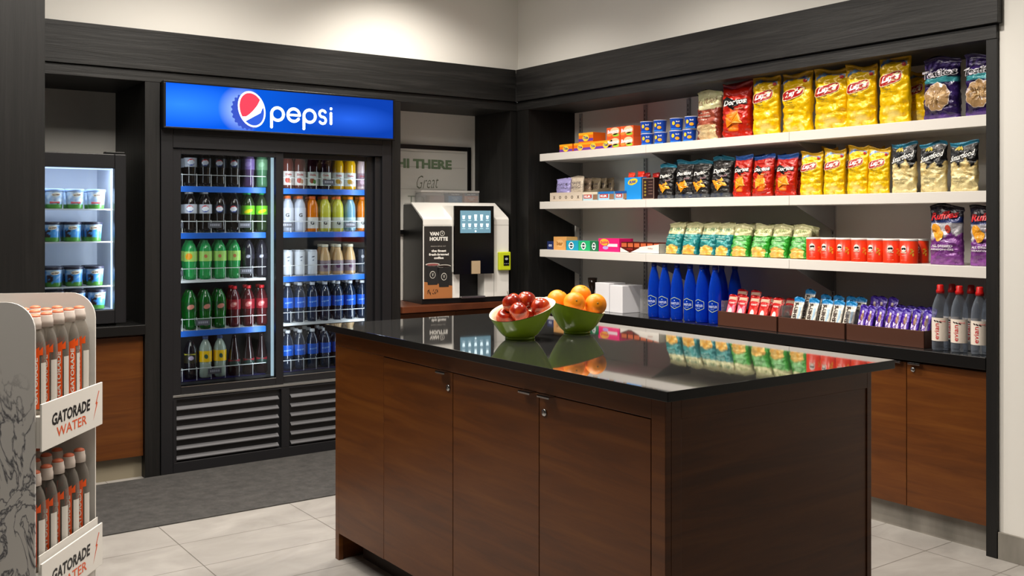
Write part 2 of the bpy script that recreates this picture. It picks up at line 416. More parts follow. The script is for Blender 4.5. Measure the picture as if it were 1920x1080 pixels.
def make_bag(kind, w, h, t, seed=0, name='chip_bag', small=False):
    paint, deco = BAGS[kind]
    g = bag_mesh(w, h, t, lambda X, V, n, fr: paint(X, V, n, small), seed)
    o = g.build(name, foil, smooth=True)
    bvh = BVHTree.FromPolygons([Vector(p) for p in g.v], g.f)
    last = [-t / 2]; memo = {}
    def probe(x, z):
        q = (round(x / .02), round(z / .015))
        if q not in memo:
            hit = bvh.ray_cast(Vector((q[0] * .02 * w, -1, q[1] * .015 * h)), Vector((0, 1, 0))); memo[q] = hit[0].y if hit[0] is not None else None
        return memo[q]
    def fn(x, z):
        ys = [y for y in (probe(x + a * .03, z + b_ * .02) for a in (-1, 0, 1) for b_ in (-1, 0, 1)) if y is not None]
        if ys: last[0] = .5 * min(ys) + .5 * (sum(sorted(ys)[:4]) / min(4, len(ys)))
        return (x * w, last[0] - .0016, z * h)
    d = G(); deco(d, fn, small)
    if d.v: d.build('logo', print_gloss, parent=o)
    return o
C = lin
def p_yellow(X, V, n, s):
    a = V - (.80 + .10 * (1 - X * X))
    if 0 < a < .045 and abs(X) < .85: return mixc(C('1d4fa3'), C('7fb2e0'), .5 + n)
    if a >= .045: return C('d9a704')
    if V < .26 and abs(X) < .6: return mixc(C('f7cb10'), C('fbe07c'), .5 + n * 2)
    return C('f3c200')
def d_yellow(g, fn, s):
    put_poly(g, ell(-.05, .645, .37, .092, 22, .12, 3.2), fn, 'f6e6b0', 4)
    f2 = lambda x, z: (lambda p: (p[0], p[1] - .0007, p[2]))(fn(x, z))
    f3 = lambda x, z: (lambda p: (p[0], p[1] - .0014, p[2]))(fn(x, z))
    put_poly(g, ell(-.05, .645, .35, .082, 22, .12, 3.2), f2, 'a80f0d', 4)
    put_text(g, "Lay's", -.03, .648, .54, .12, f3, .12, .045, .25, 'ffffff')
    put_text(g, 'Classic', -.12, .50, .26, .028, fn, .0, .01, .2, '5a6a10')
    put_text(g, 'potato chips', -.12, .455, .34, .022, fn, .0, .01, 0, '6b6a18')
    put_poly(g, ell(.33, .84, .055, .028, 12), fn, 'c0281c', 1)
def p_red(X, V, n, s):
    if s and V > .90: return C('2c63b8')
    if .12 < V < .55 and abs(X + .2 * (V - .3)) < .55 - abs(V - .33) * 1.6 + n * .4: return mixc(C('d8370a'), C('f08a16'), .45 + n * 1.2)
    return mixc(C('bb1e08'), C('820b04'), (V - .7) * 2)
def tri(cx, cz, r, a): return [(cx + r * math.cos(a + k * 2 * PI / 3), cz + r * .62 * math.sin(a + k * 2 * PI / 3)) for k in range(3)]
def jag(g, fn, tc='f4f2ec', back='111111'):
    f2 = lambda x, z: (lambda p: (p[0], p[1] - .0008, p[2]))(fn(x, z))
    put_poly(g, [(-.40, .60), (-.12, .55), (-.02, .50), (.06, .57), (.42, .60), (.38, .70), (.02, .68), (-.25, .76), (-.36, .70)], fn, back, 3)
    put_text(g, 'Doritos', .04, .645, .72, .10, f2, .05, .035, .22, tc)
def d_red(g, fn, s):
    jag(g, fn)
    put_text(g, 'nacho', .16, .525, .30, .03, fn, .05, .01, .2, 'f2c9a0')
    for a in ((-.05, .36, .22, .6), (.14, .32, .20, 1.5), (-.14, .28, .18, 2.2)): put_poly(g, tri(*a), fn, rnd.choice(['f39a1e', 'ee8414', 'f6ac38']), 2)
def p_black(X, V, n, s):
    if V > .90: return C('1d7089')
    if V < .10: return mixc(C('1c2b4a'), C('5a5d5c'), .5 + n)
    return mixc(C('141312'), C('2e2b2a'), .4 + n)
def d_black(g, fn, s):
    jag(g, fn)
    put_text(g, 'bold', .2, .515, .28, .05, fn, .05, .01, .2, 'b08a92')
    for a in ((-.12, .34, .24, .6), (.14, .33, .24, 1.7), (.0, .26, .2, 2.4)): put_poly(g, tri(*a), fn, rnd.choice(['f39a1e', 'f4a62a', 'ee8f18']), 2)
def p_popcorn(X, V, n, s):
    if V > .935: return C('1f6f8c')
    if V > .56 + .07 * math.sin(X * 7) + n * .12: return mixc(C('0e0e0f'), C('3a3d40'), .3 - X * .5 + n)
    return mixc(C('e9d9a0'), C('c9a860'), .25 + n * 1.4 if V > .3 else n)
def d_popcorn(g, fn, s):
    put_text(g, 'Smartfood', .0, .72, .86, .12, fn, .16, .015, .35, 'f2f2ee')
    for k in range(7): put_poly(g, ell(-.22 + .035 * k, .86 + .01 * (k % 3), .02, .045, 8, (k - 3) * .25), fn, 'b7a43a', 1)
    put_text(g, 'white cheddar', -.05, .27, .50, .024, fn, 0, .01, 0, '6a6250'); put_text(g, 'popcorn', -.08, .20, .36, .022, fn, 0, .01, 0, '6a6250')
def kettle(dark, mid, tag_):
    def p(X, V, n, s):
        if V > .66 - .05 * (1 - X * X): return mixc(C('e2dcae'), C('c8c896'), .4 + n)
        if V < .27 - .12 * X * X and abs(X) < .72: return mixc(C('efae3a'), C('f3d27c'), .5 + n * 1.5)
        if V < .60 and abs(X) < .62: return mixc(C(mid), C(dark), .25 + n * .6)
        return C(dark)
    def d(g, fn, s):
        put_text(g, "Miss Vickie's", -.03, .79, .80, .13, fn, .06, .0, .3, tag_)
        for k in range(3): put_text(g, ['sea salt', 'kettle cooked', 'chips'][k], -.08, .55 - .07 * k, [.4, .5, .3][k], .03, fn, 0, .0, 0, 'e8eeda')
    return p, d
def p_scoop(X, V, n, s):
    if V > .80 and ((X * 3.1 + .5) % 1 - .5) ** 2 + ((V - .87) * 9) ** 2 < .10: return C('6c5aa0')
    if .60 < V < .67 + .02 * (1 - X * X): return C('3a8f97')
    if V < .07: return C('5a3d86')
    return mixc(C('33205e'), C('22143f'), .5 + n)
def d_scoop(g, fn, s):
    f2 = lambda x, z: (lambda p: (p[0], p[1] - .0008, p[2]))(fn(x, z)); f3 = lambda x, z: (lambda p: (p[0], p[1] - .0016, p[2]))(fn(x, z))
    pts = [(-.02 + (.33 + .02 * math.sin(9 * a)) * math.cos(a), .36 + (.22 + .012 * math.sin(9 * a)) * math.sin(a)) for a in [2 * PI * k / 32 for k in range(32)]]
    put_poly(g, [(x * 1.06, (z - .36) * 1.05 + .36) for x, z in pts], fn, 'd9c9c0', 4); put_poly(g, pts, f2, 'a5845a', 4)
    for k in range(16):
        a = rnd.uniform(0, 6.28); q = rnd.uniform(0, .8)
        put_poly(g, ell(-.02 + .27 * q * math.cos(a), .36 + .17 * q * math.sin(a), .07, .035, 9, a), f3, rnd.choice(['bf9c6c', '94703f', 'c9ab80', '7d5f38']), 1)
    put_text(g, 'Tostitos', -.01, .745, .98, .135, f2, .03, .075, 0, 'd6d2da'); put_text(g, 'Tostitos', -.01, .745, .94, .115, f3, .03, .025, 0, '0b0a10')
def p_ridge(X, V, n, s):
    zig = .44 + .10 * abs(((X * 1.4 + 9.5) % 1) * 2 - 1) + .06 * X
    if V > .80: return mixc(C('15121f'), C('2b2836'), .5 + n)
    if V > zig:
        if V > .70: return C('1d2a5e')
        return mixc(C('cfcdd2'), C('8f8d98'), .3 + n)
    k = ((V + .07 * abs(((X * 2 + 9.5) % 1) * 2 - 1)) * 9) % 1
    return C('9a5ca6') if k < .14 else mixc(C('6b2d7c'), C('8d4c9c'), 1.2 - V * 3)
def d_ridge(g, fn, s):
    f2 = lambda x, z: (lambda p: (p[0], p[1] - .0008, p[2]))(fn(x, z))
    put_poly(g, ell(-.22, .56, .17, .11, 14, -.6), fn, 'e39a24', 3); put_poly(g, ell(-.12, .48, .12, .08, 12, .5), fn, 'eaa834', 2)
    put_poly(g, ell(.12, .60, .09, .07, 12), fn, 'b8402e', 2)
    put_text(g, 'Ruffles', -.02, .83, .80, .14, f2, .06, .05, .1, '7a0c10'); f3 = lambda x, z: (lambda p: (p[0], p[1] - .0016, p[2]))(fn(x, z))
    put_text(g, 'Ruffles', -.02, .83, .76, .12, f3, .06, .02, .1, 'd3202a')
    put_text(g, 'ALL DRESSED', -.05, .315, .62, .042, fn, 0, .03, 0, 'efe8f2'); put_text(g, 'ASSAISONNÉES', -.05, .262, .68, .042, fn, 0, .03, 0, 'efe8f2')
BAGS = {'yellow': (p_yellow, d_yellow), 'red': (p_red, d_red), 'black': (p_black, d_black), 'popcorn': (p_popcorn, d_popcorn),
        'teal': kettle('14787c', '3c9a98', '2a7a60'), 'green': kettle('2f9c2c', '79b878', '6c8a40'), 'brown': kettle('7a2c1c', 'a85038', '6a2c1a'),
        'scoop': (p_scoop, d_scoop), 'ridge': (p_ridge, d_ridge)}
BAGS['brown'] = ((lambda q: (lambda X, V, n, s: mixc(C('caa878'), C('e0c898'), .5 + n * 2) if V < .30 and abs(X) < .75 else q(X, V, n, s)))(BAGS['brown'][0]), BAGS['brown'][1])

PROTO = {}
def bag_at(kind, u0, u1, vt, vb, z, label, cat='bag', group=None, xf=3.855, lean=0, yaw=0, tf=.42, small=False, wk=.86, seed=None):
    ya, yb = at_x(u0, xf), at_x(u1, xf); w_ = (ya - yb) * wk; yc = ya - w_ / 2 - .004
    d = xf * SY + yc * CY; h_ = (vb - vt) * d / F_PX; t_ = w_ * tf
    if lean: h_ /= math.cos(lean)
    key = (kind, small)
    lst = PROTO.setdefault(key, [])
    sd = seed if seed is not None else len(lst)
    if len(lst) < 2: o = make_bag(kind, .16, .24, .16 * tf, sd + len(kind) * 1.7, small=small); lst.append((o, .16, .24))
    else:
        o = copy_tree(lst[sd % 2][0])
    o.location = (xf + t_ * .5, yc, z + .001); o.scale = (w_ / .16, w_ / .16 * 1.0, h_ / .24)
    o.rotation_euler = (-lean, 0, -PI / 2 + yaw)
    tag(o, label, cat, group); return o
S1, S2, S3, CT = LEV[0], LEV[1], LEV[2], .779
bag_at('brown', 1299, 1352, 172, 264, S1, 'tall cream and reddish brown chip bag on the top shelf beside the blue cups', tf=.45)
bag_at('red', 1347, 1409, 155, 257, S1, 'large red tortilla chip bag on the top shelf, black jagged logo', yaw=.06)
for i, (a, b_, c_, d_) in enumerate([(1405, 1461, 140, 251), (1457, 1525, 135, 247), (1519, 1592, 127, 241), (1580, 1644, 121, 236), (1640, 1709, 102, 232)]):
    bag_at('yellow', a, b_, c_, d_, S1, f'large yellow potato chip bag on the top shelf, {ORD[i]} of five from the left', 'bag', 'large yellow chip bags on the top shelf', yaw=[.1, -.05, .05, .12, .0][i])
bag_at('yellow', 1695, 1742, 128, 226, S1, 'yellow chip bag set back in shadow between the yellow row and the purple bags', 'bag', xf=3.96)
bag_at('scoop', 1722, 1802, 106, 222, S1, 'dark purple tortilla chip bag with clear window, fully visible on the top shelf', tf=.5)
bag_at('scoop', 1800, 1886, 100, 216, S1, 'dark purple tortilla chip bag partly hidden by the end post on the top shelf', tf=.5, wk=.8)
for i, (a, b_, c_) in enumerate([(1227, 1262, 309), (1259, 1297, 303), (1290, 1330, 303), (1326, 1370, 297)]):
    bag_at('black', a, b_, c_, 374, S2, f'small black tortilla chip bag on the middle shelf, {ORD[i]} of four from the left', 'bag', 'small black chip bags on the middle shelf', lean=.1, small=True, yaw=.05 * (i % 2))
for i, (a, b_) in enumerate([(1368, 1406), (1403, 1448), (1446, 1492)]):
    bag_at('red', a, b_, 294, 371, S2, f'small red tortilla chip bag on the middle shelf, {ORD[i]} of three from the left', 'bag', 'small red chip bags on the middle shelf', lean=.1, small=True)
for i, (a, b_, c_) in enumerate([(1493, 1541, 285), (1538, 1583, 281), (1581, 1628, 276), (1621, 1667, 280)]):
    bag_at('yellow', a, b_, c_, 366, S2, f'small yellow potato chip bag on the middle shelf, {ORD[i]} of four from the left', 'bag', 'small yellow chip bags on the middle shelf', lean=.06, yaw=[0, .08, -.05, .1][i])
for i, (a, b_) in enumerate([(1665, 1722), (1718, 1779), (1774, 1838)]):
    bag_at('popcorn', a, b_, 268, 361, S2, f'black and cream popcorn bag on the middle shelf, {ORD[i]} of three from the left', 'bag', 'black and cream popcorn bags on the middle shelf', wk=.84)
for k, (kind, lst) in enumerate((('teal', [(1239, 1272), (1270, 1305), (1302, 1338), (1332, 1366)]), ('green', [(1363, 1400), (1399, 1437), (1433, 1474), (1471, 1511)]))):
    for i, (a, b_) in enumerate(lst):
        bag_at(kind, a, b_, 421 + (k * 3), 479 + k * 5 + i, S3, f'{kind} and cream kettle chip bag on the bottom shelf, {ORD[i]} of four from the left', 'bag', f'{kind} kettle chip bags on the bottom shelf', lean=.28, yaw=.12 if (k, i) == (1, 0) else 0, wk=.88, tf=.5)
for i, (a, b_) in enumerate([(1736, 1812), (1811, 1890)]):
    bag_at('ridge', a, b_, 387, 499, S3, ['large navy and purple ridged chip bag, the fully visible one on the bottom shelf', 'large navy and purple ridged chip bag half hidden by the end post'][i], 'bag', tf=.38, wk=.84)
def back_bags(kind, us, z, xf, vt, vb, label, group, small=False):
    for i, u in enumerate(us):
        bag_at(kind, u, u + 36, vt, vb, z, label, 'bag', group, xf=xf, lean=.1, small=small)
back_bags('teal', (1262, 1296, 1330), S3, 3.97, 414, 472, 'teal kettle chip bag in the back row of the bottom shelf', 'teal bags in the back row')
back_bags('green', (1395, 1430, 1466, 1496), S3, 3.97, 418, 478, 'green kettle chip bag in the back row of the bottom shelf', 'green bags in the back row')
back_bags('black', (1252, 1288, 1324), S2, 3.97, 300, 370, 'black chip bag behind the front row of the middle shelf', 'black bags in the back row', True)
back_bags('red', (1392, 1432, 1468), S2, 3.97, 290, 368, 'red chip bag behind the front row of the middle shelf', 'red bags in the back row', True)
back_bags('yellow', (1530, 1575, 1618), S2, 3.97, 274, 364, 'yellow chip bag behind the front row of the middle shelf', 'yellow bags in the back row')

# ------------------------------------------------------------------ boxes, cups, cans on the shelves
def pbox(name, w, d, h, col, deco=None, side=None):
    """box with its front at y = 0 and its left bottom front corner at 0"""
    g = G().box(0, 0, 0, w, d, h, 0, C(col)); o = g.build(name, print_matte, bevel=.0008)
    if deco:
        k = G(); deco(k, lambda x, z: (x * w, -.0006, z * h)); k.build('printed_label', print_matte, parent=o)
    return o
def put_box(o, u0, z, xf, label, cat='box', group=None, yaw=0):
    o.location = (xf, at_x(u0, xf), z); o.rotation_euler[2] = -PI / 2 + yaw; return tag(o, label, cat, group)
def f_up(fn, k=1): return lambda x, z: (lambda p: (p[0], p[1] - .0005 * k, p[2]))(fn(x, z))
def wid(u0, u1, xf): return at_x(u0, xf) - at_x(u1, xf)
def d_orange(g, fn):
    put_poly(g, rect(.5, .25, .5, .14), fn, '6a3aa0'); put_poly(g, rect(.5, .87, .5, .13), fn, 'f6a91c')
    put_poly(g, ell(.5, .46, .22, .36, 16), f_up(fn), 'f2d23a'); put_text(g, 'Tide', .5, .48, .32, .32, f_up(fn, 2), 0, .03, .2, '24408e')
xb = 3.87
for i, u in enumerate((1049, 1076, 1100, 1124)):
    put_box(pbox('detergent_box', wid(u, u + 24, xb), .08, .051, 'f07410', d_orange), u, S1, xb, f'orange detergent box in the bottom row, {ORD[i]} from the left', group='orange detergent boxes')
put_box(pbox('detergent_box', wid(1085, 1112, xb), .10, .058, 'f07410', d_orange), 1085, S1 + .0515, xb, 'small orange detergent box stacked on top of the bottom row')
def d_dryer(g, fn):
    put_poly(g, ell(.62, .62, .36, .36, 16), fn, 'f5c9a0'); put_poly(g, ell(.70, .25, .26, .16, 12), fn, '9fc43a'); put_poly(g, ell(.2, .35, .2, .2, 12), fn, 'ff8a3c')
    put_text(g, 'Bounce', .48, .62, .84, .34, f_up(fn), .08, .04, .2, 'f6eef8')
for j in range(2):
    for i, u in enumerate((1137.5, 1163)):
        put_box(pbox('dryer_sheet_box', wid(u, u + 24.5, xb), .09, .061, 'ee5a22', d_dryer), u, S1 + .0615 * j, xb, f'orange and pink dryer sheet box, {["lower", "upper"][j]} {["left", "right"][i]} of the four stacked', group='stacked dryer sheet boxes')
def cup(col='12379a'):
    def paint(x, y, z):
        return C('e8e8e6') if z > .064 or z < .003 else C('1a4fc0')
    o = G().lathe([(0, 0), (.031, 0), (.032, .004), (.037, .062), (.0385, .064), (.0385, .068), (.035, .068)], 22, col=paint).build('noodle_cup', print_gloss, smooth=True)
    g = G(); fn = cyl(.0355, .0012)
    put_poly(g, ell(-.012, .040, .0085, .011, 12), fn, 'f3c92c', 2); put_poly(g, ell(.012, .026, .012, .009, 12), fn, 'f2a92a', 2)
    put_text(g, 'kd', .012, .049, .018, .008, fn, 0, .02, 0, 'ffffff'); put_poly(g, rect(0, .0085, .03, .004), fn, '2f86e8', 2)
    g.build('printed_label', print_gloss, parent=o); return o
cp = cup()
for k, (u, j) in enumerate([(1209, 0), (1234, 0), (1263, 0), (1288, 0), (1208, 1), (1233, 1), (1264, 1), (1292, 1)]):
    o = cp if k == 0 else copy_tree(cp)
    o.location = (3.905, at_x(u, 3.905 - .02), S1 + .0685 * j); o.rotation_euler[2] = -PI / 2 + (.5, .3, .6, .4)[k % 4]
    tag(o, f'blue noodle cup with yellow print, {["lower", "upper"][j]} row, {ORD[k % 4]} from the left', 'cup', 'stacked blue noodle cups')

# middle shelf, left end
def d_tray(g, fn):
    for k, s_ in enumerate('xo0ox'): put_text(g, s_, .14 + .18 * k, .45, .07, .35, fn, 0, .01, 0, '4a3c30')
def bar_tray():
    w_, d_ = wid(1031, 1093, xb), .24; r_ = G()
    r_.box(0, 0, 0, w_, .002, .055, col=C('cdbfae')); r_.box(0, 0, 0, w_, d_, .002, col=C('b9a88f'))
    r_.prism([(0, 0), (d_, 0), (d_, .085), (d_ * .75, .082), (.0, .055)], w_ - .002, w_, 'x', col=C('a8957a')); r_.prism([(0, 0), (d_, 0), (d_, .085), (.0, .055)], 0, .002, 'x', col=C('a8957a'))
    o = r_.build('snack_tray', print_matte); g = G(); d_tray(g, lambda x, z: (x * w_, -.0006, z * .055)); g.build('printed_label', print_matte, parent=o)
    return put_box(o, 1031, S2, xb, 'beige cardboard display tray of snack pouches at the left end of the middle shelf', 'tray')
bar_tray()
def pouch(w_, h_, t_, base, deco, seed=0, name='snack_pouch', bottom=None, top=None):
    B, T_, K = C(base), C(top or base), C(bottom or base)
    g = bag_mesh(w_, h_, t_, lambda X, V, n, fr: T_ if V > .88 else (K if V < .12 else B), seed, 28, 18, .9)
    o = g.build(name, foil, smooth=True)
    if deco:
        bvh = BVHTree.FromPolygons([Vector(p) for p in g.v], g.f); last = [-t_ / 2]
        def fn(x, z):
            q = bvh.ray_cast(Vector((x * w_, -1, z * h_)), Vector((0, 1, 0)))
            if q[0] is not None: last[0] = q[0].y
            return (x * w_, last[0] - .001, z * h_)
        k = G(); deco(k, fn); k.build('logo', print_gloss, parent=o)
    return o
def d_made(g, fn):
    put_text(g, 'MADE', 0, .66, .72, .13, fn, 0, .0, 0, '4a4450'); put_text(g, 'GOOD', 0, .48, .72, .13, fn, 0, .0, 0, '4a4450')
for i, (u0, u1, x_, c1, h_) in enumerate([(1038, 1066, 3.885, 'a9a2d8', .115), (1064, 1090, 3.90, 'cfc0ac', .125), (1086, 1104, 3.96, 'b09880', .115), (1103, 1121, 4.0, 'b3a084', .115), (1119, 1132, 4.04, 'b09c80', .115), (1130, 1146, 4.08, 'a08c70', .115)]):
    o = pouch(wid(u0, u1, x_) * .95, h_, .035, c1, d_made, i); y_ = (at_x(u0, x_) + at_x(u1, x_)) / 2
    o.location = (x_ + .02, y_, S2 + .030); o.rotation_euler = (-.06, 0, -PI / 2)
    tag(o, ['lilac snack pouch standing in the beige tray on the middle shelf', 'tall light beige snack pouch beside the lilac one', 'tan snack pouch just behind the light beige one', 'tan snack pouch in the middle of the row behind', 'narrow tan snack pouch, second from the back', 'dark tan snack pouch at the very back of the tray'][i], 'pouch', 'snack pouches in the beige tray')
def d_cereal(c2):
    def d(g, fn):
        put_poly(g, rect(.5, .86, .5, .14), fn, c2); put_poly(g, rect(.36, .5, .27, .22), fn, 'b5352c'); put_poly(g, [(.7, .1), (1, .1), (1, .72), (.72, .72)], fn, '8a6a50')
        put_text(g, 'KLIK', .36, .5, .42, .26, f_up(fn), 0, .03, 0, 'ffffff')
    return d
for i, (u0, u1, c_, c2) in enumerate([(1092, 1121, 'a9c6d0', 'd8cdb8'), (1122, 1152, '9cc4dc', '1f6fb8'), (1153, 1176, '9ab8cc', '164f94')]):
    put_box(pbox('candy_box', wid(u0, u1 - 1, xb), .1, .052, c_, d_cereal(c2)), u0, S2, xb, ['pale blue candy box with cream top and red badge', 'light blue candy box with blue top and red badge', 'blue candy box with dark top beside the blue sweet carton'][i] + ' on the middle shelf')
def d_bluebox(g, fn):
    put_poly(g, ell(.5, .80, .30, .14, 18, .2), fn, 'f0c81e'); put_text(g, 'Ritz', .5, .80, .42, .14, f_up(fn), .2, .04, .2, '1c4aa0')
put_box(pbox('snack_carton', wid(1171, 1202, xb), .09, .128, '1488d8', d_bluebox), 1171, S2, xb, 'bright blue carton with yellow oval badge on the middle shelf', 'carton')
def d_brownbox(g, fn):
    for q in (rect(.5, .97, .46, .012), rect(.5, .03, .46, .012), rect(.05, .5, .015, .47), rect(.95, .5, .015, .47)): put_poly(g, q, fn, 'a89080')
    for k in range(5): put_poly(g, ell(.25, .2 + .15 * k, .09, .05, 10), fn, '8c7a2c'); put_poly(g, rect(.68, .25 + .14 * k, .17, .012), fn, '8a6a5c')
put_box(pbox('snack_carton', wid(1204, 1227, xb), .09, .122, '2a1210', d_brownbox), 1204, S2, xb, 'dark brown carton with thin pale border beside the black chip bags', 'carton')
for i, (u, c_, zz) in enumerate([(1184, 'd93a1e', .095), (1199, 'd2301c', .10), (1207, '8c1410', .09), (1222, 'a01c14', .088)]):
    o = pouch(.055, .062, .03, c_, None, i + 3); o.location = (3.905 + .01 * i, at_x(u, 3.90), S2 + zz); o.rotation_euler = (0, 0, -PI / 2)
    tag(o, ['orange red packet poking out above the blue carton, left', 'orange red packet poking out above the blue carton, right', 'dark red packet above the brown carton, left', 'dark red packet above the brown carton, right'][i], 'packet')
    G().box(-.02, -.008, -.088 if i < 2 else -.085, .02, .008, .002).build('packet_body', M('red_wrapper', '8a1410', .35), parent=o)

# bottom shelf, left end
def d_txt(s_, c_, c2=None, n_=2):
    def d(g, fn):
        if c2: put_poly(g, ell(.5, .5, .3, .3, 16), fn, c2)
        put_text(g, s_, .5, .5, .5, .3, f_up(fn), 0, .03, 0, c_)
    return d
def d_gum(g, fn):
    put_poly(g, ell(.45, .5, .2, .38, 18), fn, 'eef4f4'); put_poly(g, ell(.45, .5, .13, .26, 18), f_up(fn), '15303c'); put_poly(g, rect(.45, .5, .22, .06), f_up(fn, 2), 'eef4f4')
for i, (u0, u1, h_, c_, dc, lab) in enumerate([
    (1026, 1038, .052, '16265e', d_txt('oo', 'c8d0ea'), 'tiny dark navy packet at the left end of the bottom shelf'),
    (1038, 1062, .082, 'dfa45e', d_txt('bar', 'a86a20', 'eab878'), 'orange tan candy box near the left end of the bottom shelf'),
    (1061, 1084, .060, '18a0c4', d_gum, 'turquoise gum box with round white emblem on the bottom shelf'),
    (1084.5, 1106, .060, '1fb070', d_gum, 'bright green gum box with round white emblem on the bottom shelf'),
    (1106, 1123, .060, '1c7048', d_gum, 'dark green gum box with round black emblem on the bottom shelf')]):
    put_box(pbox('gum_box', wid(u0, u1, xb), .09, h_, c_, dc), u0, S3, xb, lab)
def d_pink(g, fn):
    put_poly(g, ell(.3, .72, .22, .26, 14, .3), fn, 'f2b83a'); put_text(g, 'Bubble', .3, .72, .36, .22, f_up(fn), .2, .03, .2, 'd82a5a')
    put_poly(g, rect(.68, .50, .24, .11), fn, 'f0dce6'); put_poly(g, ell(.35, .3, .14, .13, 12), fn, 'b0a0e0')
put_box(pbox('gum_box', wid(1122, 1161, xb), .11, .078, 'e81874', d_pink), 1122, S3, xb, 'hot pink bubble gum box with yellow badge on the bottom shelf')
def bar_display():
    w_ = wid(1163, 1236, 3.86); g = G()
    g.prism([(0, .028), (w_ * .25, .0), (w_ * .5, .028), (w_ * .5, .034), (w_, .052), (w_, .0), (0, 0)][::-1], 0, .002, 'y', col=C('e2dfd8'))
    g.box(0, 0, 0, w_, .12, .002, col=C('8a2a20')); g.box(w_ - .002, 0, 0, w_, .12, .055, col=C('b9b2a6'))
    o = g.build('bar_display', print_matte); d = G(); put_text(d, 'KitKat', w_ * .25, .022, .05, .010, flat(-.0006), 0, .01, .2, 'b02a2a'); put_text(d, 'KitKat', w_ * .78, .028, .04, .008, flat(-.0006), 0, .01, .2, 'b06a5a')
    d.build('printed_label', print_matte, parent=o)
    put_box(o, 1163, S3, 3.86, 'white cardboard display of brown chocolate bars on the bottom shelf', 'display')
    for i in range(6):
        b = G().box(0, 0, 0, w_ / 6 - .004, .10, .058 - .003 * (i % 2), col=C('5a1c12')).box(.003, -.0005, .03, w_ / 6 - .007, 0, .052, col=C('c8643c')).build('chocolate_bar', print_gloss, bevel=.002)
        b.location = (3.866, at_x(1163, 3.86) - i * w_ / 6 - .002, S3 + .0025); b.rotation_euler[2] = -PI / 2
        tag(b, f'chocolate bar in the white display, {ORD[i]} from the left', 'chocolate bar', 'chocolate bars in the white display')
bar_display()
def can():
    H = .098; R = .0375
    o = G().lathe([(0, 0), (R, 0), (R, .003), (R - .0003, .004), (R, H)], 28, col=C('d63210')).build('snack_can', print_gloss, smooth=True)
    G().lathe([(R, H - .001), (R + .0008, H), (R + .0008, H + .006), (R - .002, H + .0075), (0, H + .007)], 28).build('lid', white_plastic, parent=o, smooth=True)
    g = G(); fn = cyl(R)
    f2 = cyl(R, .001); f3 = cyl(R, .0014)
    put_poly(g, ell(-.004, .064, .0125, .0135, 20), fn, 'f2efe8', 3); put_poly(g, ell(-.009, .063, .0060, .0042, 12, .35), f2, '15100e', 1); put_poly(g, ell(.001, .0635, .0060, .0042, 12, -.35), f2, '15100e', 1)
    put_text(g, 'Pringles', -.004, .047, .026, .010, f2, 0, .04, 0, 'e9dfc8'); put_text(g, 'original', -.004, .034, .018, .0035, f2, 0, .02, 0, 'f4c9b8')
    for k, (a, b) in enumerate(((.028, .06), (.034, .052), (.027, .045), (.036, .038))): put_poly(g, ell(a, b, .0075, .004, 10, .5 * k), fn, ['eaa02a', 'e4b24a', 'd8902a', 'e8b43c'][k], 1)
    put_poly(g, rect(-.004, .014, .014, .0012), fn, 'f08870', 1)
    g.build('printed_label', print_gloss, parent=o); return o
cn0 = can()
for i, u in enumerate((1521, 1548, 1577, 1606, 1636, 1666, 1698)):
    o = cn0 if i == 0 else copy_tree(cn0)
    o.location = (3.885, at_x(u, 3.86), S3); o.rotation_euler[2] = -PI / 2 + (.45, .08, .1, .3, .02, .5, .05)[i]
    tag(o, f'red chip can, front row on the bottom shelf, {ORD[i]} from the left', 'can', 'red chip cans on the bottom shelf')
for i, u in enumerate((1690, 1722)):
    o = copy_tree(cn0); o.location = (3.965 - .0 * i, at_x(u, 3.955), S3); o.rotation_euler[2] = -PI / 2 + .3 * i
    tag(o, ['red chip can behind the rightmost front can', 'red chip can in the back row showing past the right end'][i], 'can', 'red chip cans on the bottom shelf')

# ------------------------------------------------------------------ on the right counter
def blue_bottle():
    pr = [(0, 0), (.028, 0), (.033, .008), (.0345, .03), (.0335, .06), (.0345, .10), (.0345, .165), (.031, .20), (.022, .245), (.0145, .272), (.0135, .285)]
    o = G().lathe(pr, 28).build('water_bottle', clear_mat('cobalt_bottle', '5a90f4', '1048d0', .36, .05), smooth=True)
    G().lathe([(.0155, .284), (.0155, .303), (.014, .305), (0, .305)], 20).build('cap', M('navy_cap', '0a1f66', .3), parent=o, smooth=True)
    g = G(); fn = cyl(.0348, .0006); hexo = [(0, .125), (.031, .112), (.031, .078), (0, .064), (-.031, .078), (-.031, .112)]
    for k in range(6):
        a, b = hexo[k], hexo[(k + 1) % 6]; n = 5; dx, dz = b[0] - a[0], b[1] - a[1]; L = math.hypot(dx, dz); nx, nzz = -dz / L * .0011, dx / L * .0011
        v = []
        for q in range(n + 1):
            x, z = a[0] + dx * q / n, a[1] + dz * q / n; v += [fn(x + nx, z + nzz), fn(x - nx, z - nzz)]
        g.add(v, [(2 * q, 2 * q + 1, 2 * q + 3, 2 * q + 2) for q in range(n)], 0, 'cfdc9c')
    put_text(g, 'WHISTLER', 0, .092, .052, .013, cyl(.0348, .001), 0, .03, 0, 'b9c4e6'); put_text(g, 'WATER', 0, .078, .022, .004, cyl(.0348, .001), 0, .02, 0, '9ab0dc')
    put_poly(g, ell(0, .108, .0028, .0028, 8), fn, 'b9c4e6')
    g.build('label', print_gloss, parent=o); return o
bb = blue_bottle()
